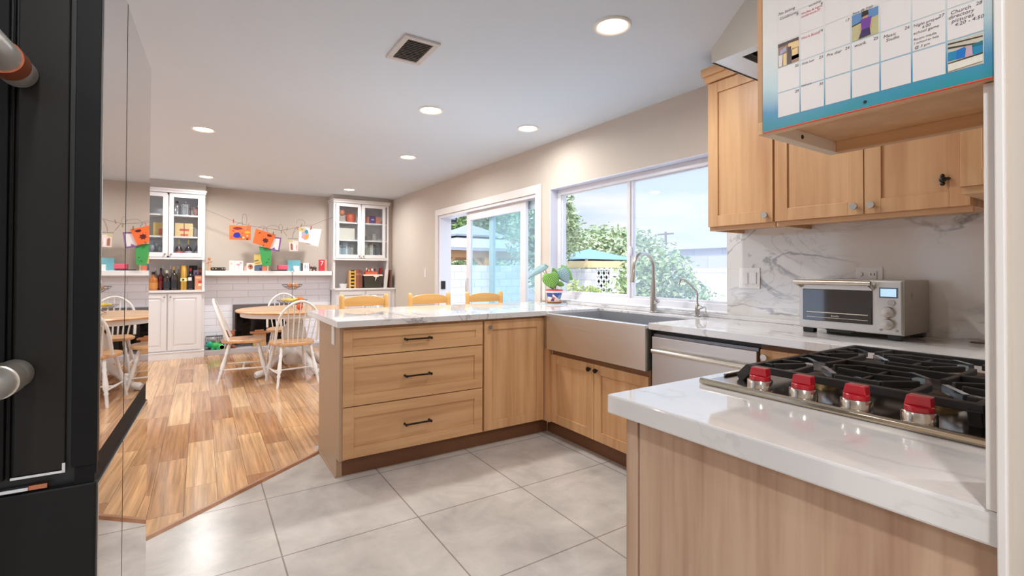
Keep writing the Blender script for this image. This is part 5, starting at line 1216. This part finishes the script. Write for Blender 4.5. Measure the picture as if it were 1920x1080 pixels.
sheet('child_painting', 'orange paper with red, blue and yellow paint blots, leftmost on the line', [(.335, 1.842), (.606, 1.838), (.604, 1.636), (.337, 1.634)], OR, 7.915,
      [(blob(.4, .8, .26, .12, 10, 11), (130, 24, 30)), (blob(.35, .32, .2, .24, 10, 12), (34, 30, 150)), (blob(.18, .62, .06, .05, 7, 13), (200, 40, 30)), (blob(.84, .55, .15, .1, 9, 14), (240, 170, 50)), (blob(.74, .82, .09, .08, 8, 15), (230, 120, 110)),
       (blob(.84, .76, .05, .06, 7, 16), (70, 150, 70)), (blob(.66, .16, .06, .07, 8, 17), (240, 220, 200)), (blob(.84, .3, .05, .06, 7, 18), (240, 200, 180)), (blob(.84, .08, .06, .07, 7, 19), (60, 24, 24)), (blob(.54, .2, .06, .07, 7, 20), (50, 110, 60)), (blob(.1, .2, .06, .1, 7, 21), (220, 90, 90)), (blob(.6, .48, .05, .05, 6, 22), (200, 60, 30))], group='children\'s art on the line')
sheet('framed_paper', 'purple framed white paper hanging behind the orange jack o lantern sheet', [(.872, 1.70), (1.012, 1.69), (.985, 1.478), (.838, 1.505)], (128, 88, 140), 7.928, [([(.02, .1), (.86, .1), (.86, .9), (.02, .9)], (232, 224, 226))])
sheet('green_paper', 'green paper cut-out hanging below the orange sheets, over the mantel', [(.715, 1.548), (.878, 1.53), (.872, 1.268), (.76, 1.262)], (66, 160, 84), 7.935,
      [([(.4, .12), (.6, .2), (.8, .12), (.66, .2), (.52, .22)], (20, 60, 30)), (blob(.75, .36, .08, .04, 7, 23), (30, 100, 50))])
sheet('pumpkin_paper', 'tilted orange paper with dark pumpkin face shapes, second on the line', [(.668, 1.806), (.935, 1.728), (.855, 1.52), (.63, 1.60)], OR, 7.91,
      [(star(.62, .42, .17, 7, .6, 1.1), (90, 20, 20)), (blob(.72, .82, .15, .1, 10, 24), (90, 20, 20)), ([(.15, .72), (.3, .82), (.22, .86)], (110, 24, 20)), (blob(.45, .62, .03, .03, 6, 25), (180, 50, 30))])
sheet('small_photo_card', 'small pink and white photo card hanging under the bow of the line', [(1.112, 1.66), (1.245, 1.645), (1.238, 1.495), (1.124, 1.49)], (236, 214, 206), 7.92,
      [([(.15, .1), (.4, .1), (.4, .6), (.25, .75), (.15, .6)], (160, 100, 84)), ([(.5, .1), (.7, .1), (.66, .7), (.5, .75)], (246, 240, 238)), (blob(.84, .4, .1, .3, 8, 26), (232, 170, 170)), ([(0, .8), (.4, .85), (.4, .98), (0, .98)], (206, 196, 130))])
sheet('white_drawing', 'large white sheet at the right end of the line', [(1.40, 1.845), (1.582, 1.842), (1.532, 1.572), (1.33, 1.612)], (236, 228, 224), 7.93)
sheet('colour_drawing', 'white sheet with a round blue, green and orange drawing', [(1.258, 1.868), (1.43, 1.852), (1.43, 1.61), (1.252, 1.64)], (240, 234, 232), 7.918,
      [(blob(.5, .56, .32, .4, 14, 27, .06), (172, 166, 200)), (blob(.42, .36, .25, .18, 10, 28), (216, 150, 150)), ([(.5, .5), (.8, .6), (.78, .35), (.62, .22), (.48, .3)], (226, 150, 60)), (blob(.6, .72, .17, .15, 9, 29), (60, 140, 140)), ([(.02, .7), (.4, .68), (.44, .98), (.02, .98)], (232, 190, 90)), (blob(.22, .84, .14, .08, 8, 30), (130, 140, 190))])
pegs = [(.386, 1.90, 0, (190, 30, 50), 'red clothes peg near the left end of the line'), (.445, 1.868, .9, (60, 110, 90), 'green peg holding the left corner of the orange painting'), (.49, 1.872, -.6, (70, 130, 120), 'teal peg holding the orange painting'), (.575, 1.862, .4, (220, 110, 50), 'orange peg at the right of the orange painting'),
        (.77, 1.806, .2, (210, 60, 110), 'pink peg on the tilted pumpkin sheet'), (.815, 1.79, -.6, (60, 150, 150), 'turquoise peg on the tilted pumpkin sheet'), (.90, 1.745, 0, (110, 110, 60), 'olive peg at the right corner of the pumpkin sheet'), (.765, 1.555, .3, (60, 110, 60), 'dark green peg on top of the green paper'),
        (1.01, 1.775, 0, (150, 140, 80), 'khaki peg hanging free in the middle of the line'), (1.085, 1.82, .2, (130, 70, 60), 'brown peg hanging free right of the khaki one'), (1.225, 1.84, -.4, (214, 90, 50), 'orange red peg left of the round drawing'), (1.285, 1.888, .3, (70, 56, 50), 'dark peg on top of the round drawing'), (1.425, 1.86, 0, (180, 30, 50), 'red peg near the right end of the line')]
for x, z, a, c, lab in pegs:
    t = thing('clothes_peg', lab, 'peg', (x, 7.905, z), 'pegs on the line')
    m = MB(); dx, dz = math.sin(a) * .026, math.cos(a) * .026
    m.bar((x - dx, 7.902, z - dz), (x + dx, 7.902, z + dz), .012, .005); m.bar((x - dx, 7.91, z - dz), (x + dx, 7.91, z + dz), .012, .005); link('jaws', m, mat(c, .5), t)
    m = MB(); m.tube([(x - .005, 7.906, z), (x + .005, 7.906, z)], .005, 8); link('spring', m, NICKEL, t)
m = MB(); m.box(2.739, XW, 6.52, 6.59, 1.11, 1.23); solo('light_switch', m, TRIMW, 'small white switch plate on the window wall left of the patio door', 'switch', bevel=.002)
m = MB(); m.box(2.735, XW, 3.65, 3.695, .92, 1.26); solo('door_chime', m, TRIMW, 'slim white sensor strip on the wall between patio door and sink window', 'sensor', bevel=.002)

# ================================================================== OUTSIDE
def struct_out(n, m, mt): o = struct(n, m, mt); return o
m = MB(); m.box(-40, 40, -25, 45, -.2, -.1); struct('ground', m, mat((206, 204, 206), .8, var=.06, nscale=2))
m = MB(); m.box(2.93, 3.6, 3.6, 6.4, -.1, -.02); struct('patio_step', m, mat((214, 208, 204), .8))
BW = lambda ax: brick_mat('block_' + ax, ((232, 226, 224), (214, 208, 208)), (186, 182, 184), .42, .215, .008, .5, ax, (0, -.1 - .015 - 2.15), .8, (5, .9, 1.05), .5)
m = MB(); m.box(3.2, 9.2, 12.0, 12.2, -.1, 1.36); struct('garden_wall_back', m, BW('XZ'))
m = MB(); m.box(9.0, 9.2, 9.78, 12.0, -.1, 1.27); m.box(9.0, 9.2, -8, 9.2, -.1, 1.27); struct('garden_wall_side', m, BW('YZ'))
t = thing('lattice_screen', 'white ornamental screen block fence panel set in the garden wall', 'fence panel', (9.1, 9.5, -.1))
m = MB()
for i in range(3):
    for j in range(6):
        y0, z0 = 9.2 + i * .195, -.09 + j * .226
        m.bar((9.1, y0, z0), (9.1, y0 + .195, z0 + .226), .03, .08); m.bar((9.1, y0 + .195, z0), (9.1, y0, z0 + .226), .03, .08)
m.box(9.06, 9.14, 9.2, 9.22, -.1, 1.27); m.box(9.06, 9.14, 9.76, 9.78, -.1, 1.27); m.box(9.06, 9.14, 9.2, 9.78, 1.24, 1.27)
link('screen_blocks', m, mat((226, 224, 226), .8), t)
m = MB(); m.box(8.0, 8.15, 1.0, 5.9, -.1, 1.15); struct('garden_wall_near', m, brick_mat('block_near', ((240, 232, 222), (232, 224, 214)), (214, 206, 198), .42, .215, .006, .5, 'YZ', (0, -2.3), .8, (4, .92, 1.05), .3))
t = thing('neighbour_building', 'pale grey block neighbour building with flat parapet beyond the bush', 'building', (12, 5, -.1))
m = MB(); m.box(10.6, 16, -2, 8.6, -.1, 1.78); link('walls', m, brick_mat('block_far', ((206, 202, 206), (196, 192, 198)), (180, 178, 186), .8, .4, .012, .5, 'YZ', (0, -2.3), .8, None, .3), t)
m = MB(); m.box(10.5, 16.1, -2.1, 8.7, 1.78, 1.84); link('parapet', m, mat((206, 200, 198), .7), t)
# blue umbrella / yellow band
t = thing('blue_canopy', 'blue peaked canopy with a yellow band seen over the garden wall', 'canopy', (10.6, 11.6, -.1))
cx_, cy_ = 10.6, 11.75
m = MB(); h_ = 1.15
m.add([(cx_ - h_, cy_ - h_, 1.56), (cx_ + h_, cy_ - h_, 1.56), (cx_ + h_, cy_ + h_, 1.56), (cx_ - h_, cy_ + h_, 1.56), (cx_, cy_, 1.93)], [(0, 1, 4), (1, 2, 4), (2, 3, 4), (3, 0, 4), (3, 2, 1, 0)]); link('canopy_top', m, mat((126, 160, 202), .7), t)
m = MB(); m.box(cx_ - h_, cx_ + h_, cy_ - h_ - .25, cy_ + h_, 1.31, 1.50); link('yellow_band', m, mat((242, 214, 160), .7), t)
for sx in (-1, 1):
    for sy in (-1, 1):
        m = MB(); m.box(cx_ + sx * 1.1 - .03, cx_ + sx * 1.1 + .03, cy_ + sy * 1.1 - .03, cy_ + sy * 1.1 + .03, -.1, 1.58); link('post', m, mat((170, 160, 150), .6), t)
# gazebo behind the back wall
gx, gy = 8.0, 15.2
t = thing('gazebo', 'garden gazebo with two tier grey canopy and timber posts beyond the wall', 'gazebo', (gx, gy, -.1))
m = MB()
def tier(m, r0, z0, r1, z1, dz=.05):
    vs = [(gx + sx * r, gy + sy * r, z) for r, z in ((r0, z0), (r1, z1)) for sx, sy in ((-1, -1), (1, -1), (1, 1), (-1, 1))] + [(gx + sx * r0, gy + sy * r0, z0 - dz) for sx, sy in ((-1, -1), (1, -1), (1, 1), (-1, 1))]
    m.add(vs, [(0, 1, 5, 4), (1, 2, 6, 5), (2, 3, 7, 6), (3, 0, 4, 7), (4, 5, 6, 7), (8, 9, 1, 0), (9, 10, 2, 1), (10, 11, 3, 2), (11, 8, 0, 3)])
tier(m, 2.1, 1.93, .75, 2.36, .10); link('lower_canopy', m, mat((176, 176, 180), .8), t)
m = MB(); tier(m, .98, 2.42, .02, 2.86, .06); link('upper_canopy', m, mat((150, 152, 158), .8), t)
m = MB(); m.box(gx - .75, gx + .75, gy - .75, gy + .75, 2.3, 2.44); link('vent_gap', m, mat((60, 62, 66), .8), t)
TIM = mat((214, 160, 110), .6)
m = MB()
for sy in (-1, 1): m.box(gx - 2.0, gx + 2.0, gy + sy * 1.9 - .05, gy + sy * 1.9 + .05, 1.62, 1.84)
for sx in (-1, 1): m.box(gx + sx * 1.9 - .05, gx + sx * 1.9 + .05, gy - 1.9, gy + 1.9, 1.62, 1.84)
link('beams', m, TIM, t)
for sx, sy in ((-1, -1), (1, -1), (1, 1), (-1, 1), (-.2, -1)):
    m = MB(); X, Y = gx + sx * 1.9, gy + sy * 1.9; m.box(X - .09, X + .09, Y - .09, Y + .09, -.1, 1.62); link('post', m, TIM, t)
    m = MB(); m.bar((X, Y - sy * 0, 1.2), (X - .42, Y, 1.64), .08, .08); m.bar((X, Y, 1.2), (X + .42, Y, 1.64), .08, .08); link('brace', m, TIM, t)

def leafy(name, label, cat, c, rad, n, size, cols, seed, trunk=None, zmin=None, blobs=9, group=None, sparse=.0):
    rr = random.Random(seed); t = thing(name, label, cat, (c[0], c[1], -.1), group)
    bl = []
    for i in range(blobs):
        a = rr.random() * 2 * PI; q = rr.random() ** .5; h = rr.uniform(-1, 1)
        w = math.sqrt(max(0, 1 - h * h))
        bl.append((c[0] + rad[0] * .62 * q * w * math.cos(a), c[1] + rad[1] * .62 * q * w * math.sin(a), c[2] + rad[2] * .62 * h, rr.uniform(.34, .55)))
    m = MB(); mats = [mat(cc, .45, var=.12, nscale=3) for cc in cols]
    for i in range(n):
        b = bl[i % blobs]; u = Vector((rr.gauss(0, 1), rr.gauss(0, 1), rr.gauss(0, 1))).normalized() * (rr.uniform(.6, 1.0) if rr.random() > .12 else rr.uniform(.9, 1.2))
        p = Vector((b[0] + u.x * rad[0] * b[3], b[1] + u.y * rad[1] * b[3], b[2] + u.z * rad[2] * b[3]))
        if zmin is not None and p.z < zmin: p.z = zmin + rr.random() * .1
        d = Vector((rr.gauss(0, 1), rr.gauss(0, 1), rr.gauss(0, .6))).normalized(); e = d.cross(Vector((rr.gauss(0, 1), rr.gauss(0, 1), rr.gauss(0, 1)))).normalized(); s = size * rr.uniform(.6, 1.3)
        m.cur = rr.randrange(len(cols))
        m.add([p - d * s, p + e * s * .42, p + d * s, p - e * s * .42], [(0, 1, 2, 3)])
    fo = link('foliage', m, mats, t)
    if trunk:
        m = MB(); m.tube([(c[0], c[1], -.1), (c[0] + .05, c[1], c[2] * .5), (c[0], c[1] + .05, c[2])], [trunk, trunk * .8, trunk * .4], 10)
        for i in range(min(blobs, 7)): b = bl[i]; m.tube([(c[0], c[1], c[2] * .55), (b[0], b[1], b[2])], [trunk * .4, trunk * .15], 6)
        link('trunk', m, mat((110, 90, 72), .9), t)
    return t
G1 = [(140, 164, 104), (168, 188, 122), (196, 208, 148), (116, 142, 94)]
G2 = [(170, 186, 140), (190, 202, 156), (208, 214, 172), (146, 166, 124)]
G3 = [(136, 156, 112), (112, 136, 96), (166, 180, 136)]
leafy('citrus_bush', 'big leafy green bush right outside the sink window', 'bush', (5.15, 4.42, .62), (.78, .95, .92), 9000, .042, G1, 1, .04, 0.0, 14)
leafy('grassy_shrub', 'pale yellow green shrub at the foot of the lattice outside the window', 'bush', (7.2, 8.35, .45), (.6, .7, .7), 4200, .05, [(196, 206, 120), (214, 220, 150), (160, 182, 96)], 2, None, -.05, 8)
leafy('hedge_tree', 'wide pale green tree behind the blue canopy', 'tree', (13.6, 14.2, 1.5), (1.7, 3.2, 1.5), 15000, .1, G2, 3, .12, -.05, 22)
leafy('garden_tree', 'tall tree at the left edge of the sink window view', 'tree', (6.3, 8.55, 1.9), (.42, .75, 1.5), 4500, .06, G3, 4, .06, None, 12)
leafy('shade_tree', 'large tree rising above the gazebo, seen through the patio door', 'tree', (11.5, 21.5, 3.9), (4.6, 2.3, 3.0), 17000, .12, G1, 5, .16, None, 22)
leafy('side_tree', 'leafy tree directly behind the fixed panel of the patio door', 'tree', (7.7, 10.3, 2.5), (1.2, 1.0, 1.35), 9000, .07, G2, 6, .08, None, 14)
leafy('far_palm_tree', 'distant low treetop over the neighbour roof', 'tree', (24, 14.5, 1.9), (1.6, 2.2, 1.0), 3500, .14, G3, 7, .1, -.05, 10)
leafy('back_hedge', 'light green foliage below the gazebo canopy behind the wall', 'hedge', (9.5, 18.1, .7), (4.5, .6, 1.2), 9000, .1, G2, 8, None, -.05, 16)
t = thing('utility_pole', 'thin distant utility pole against the sky', 'pole', (25, 20.5, -.1))
m = MB(); m.tube([(25, 20.5, -.1), (25, 20.5, 3.75)], .07, 8); link('mast', m, mat((120, 108, 100), .8), t)
m = MB(); m.box(24.95, 25.05, 19.9, 21.1, 3.55, 3.65); m.box(24.95, 25.05, 19.7, 21.3, 2.95, 3.02); link('crossarm', m, mat((120, 108, 100), .8), t)
t = thing('wall_lantern', 'dark framed lantern outside at the top left of the patio door', 'lantern', (3.15, 6.62, 1.95))
m = MB(); fbx_ = frame_box; m.box(3.06, 3.24, 6.54, 6.7, 1.93, 1.97); m.box(3.06, 3.24, 6.54, 6.7, 2.2, 2.22)
for x in (3.065, 3.235):
    for y in (6.545, 6.695): m.box(x - .006, x + .006, y - .006, y + .006, 1.97, 2.2)
m.lathe([(.09, 2.22), (.02, 2.3), (0, 2.3)], (3.15, 6.62, 0), 8); m.tube([(2.93, 6.62, 2.25), (3.05, 6.62, 2.33), (3.15, 6.62, 2.29)], .01, 8); link('frame', m, mat((50, 50, 58), .5), t)
m = MB(); m.box(3.075, 3.225, 6.555, 6.685, 1.97, 2.2); link('lantern_glass', m, mat((206, 210, 222), .15), t)

# ------------------------------------------------------------------ light
w = bpy.data.worlds.new('sky'); SC.world = w; w.use_nodes = True; nt = w.node_tree; N = nt.nodes; L = nt.links
bg = N['Background']; tc = N.new('ShaderNodeTexCoord'); mp = N.new('ShaderNodeMapping'); mp.inputs['Scale'].default_value = (1.2, 1.2, 4.5); L.new(tc.outputs['Generated'], mp.inputs['Vector'])
no = N.new('ShaderNodeTexNoise'); no.inputs['Scale'].default_value = 2.2; no.inputs['Detail'].default_value = 6; no.inputs['Roughness'].default_value = .5; L.new(mp.outputs[0], no.inputs['Vector'])
cr = N.new('ShaderNodeValToRGB'); cr.color_ramp.elements[0].position = .40; cr.color_ramp.elements[1].position = .56; cr.color_ramp.elements[0].color = rgb(212, 228, 246); cr.color_ramp.elements[1].color = rgb(250, 250, 250)
L.new(no.outputs['Fac'], cr.inputs[0]); L.new(cr.outputs[0], bg.inputs[0]); bg.inputs[1].default_value = 1.0
sp_ = N.new('ShaderNodeSeparateXYZ'); L.new(tc.outputs['Generated'], sp_.inputs[0]); mr_ = N.new('ShaderNodeMapRange'); mr_.inputs['From Min'].default_value = .25; mr_.inputs['From Max'].default_value = .9; L.new(sp_.outputs[2], mr_.inputs['Value'])
mz = N.new('ShaderNodeMix'); mz.data_type = 'RGBA'; L.new(mr_.outputs[0], mz.inputs[0]); L.new(cr.outputs[0], mz.inputs[6]); mz.inputs[7].default_value = (1.5, 2.1, 3.1, 1); L.new(mz.outputs[2], bg.inputs[0])
bg.inputs[1].default_value = .84
sd = bpy.data.lights.new('sun', 'SUN'); sd.energy = 2.7; sd.angle = .03; sd.color = (1, .96, .88); so = bpy.data.objects.new('sun', sd); COL.objects.link(so)
so.rotation_euler = Vector((.55, .45, -.9)).to_track_quat('-Z', 'Y').to_euler()
vs_ = SC.view_settings; SC.display_settings.display_device = 'sRGB'; vs_.view_transform = 'Standard'; vs_.look = 'None'; vs_.exposure = .47; vs_.gamma = 1; vs_.use_curve_mapping = False
for o in bpy.data.objects:
    if '_o' in o.keys(): del o['_o']
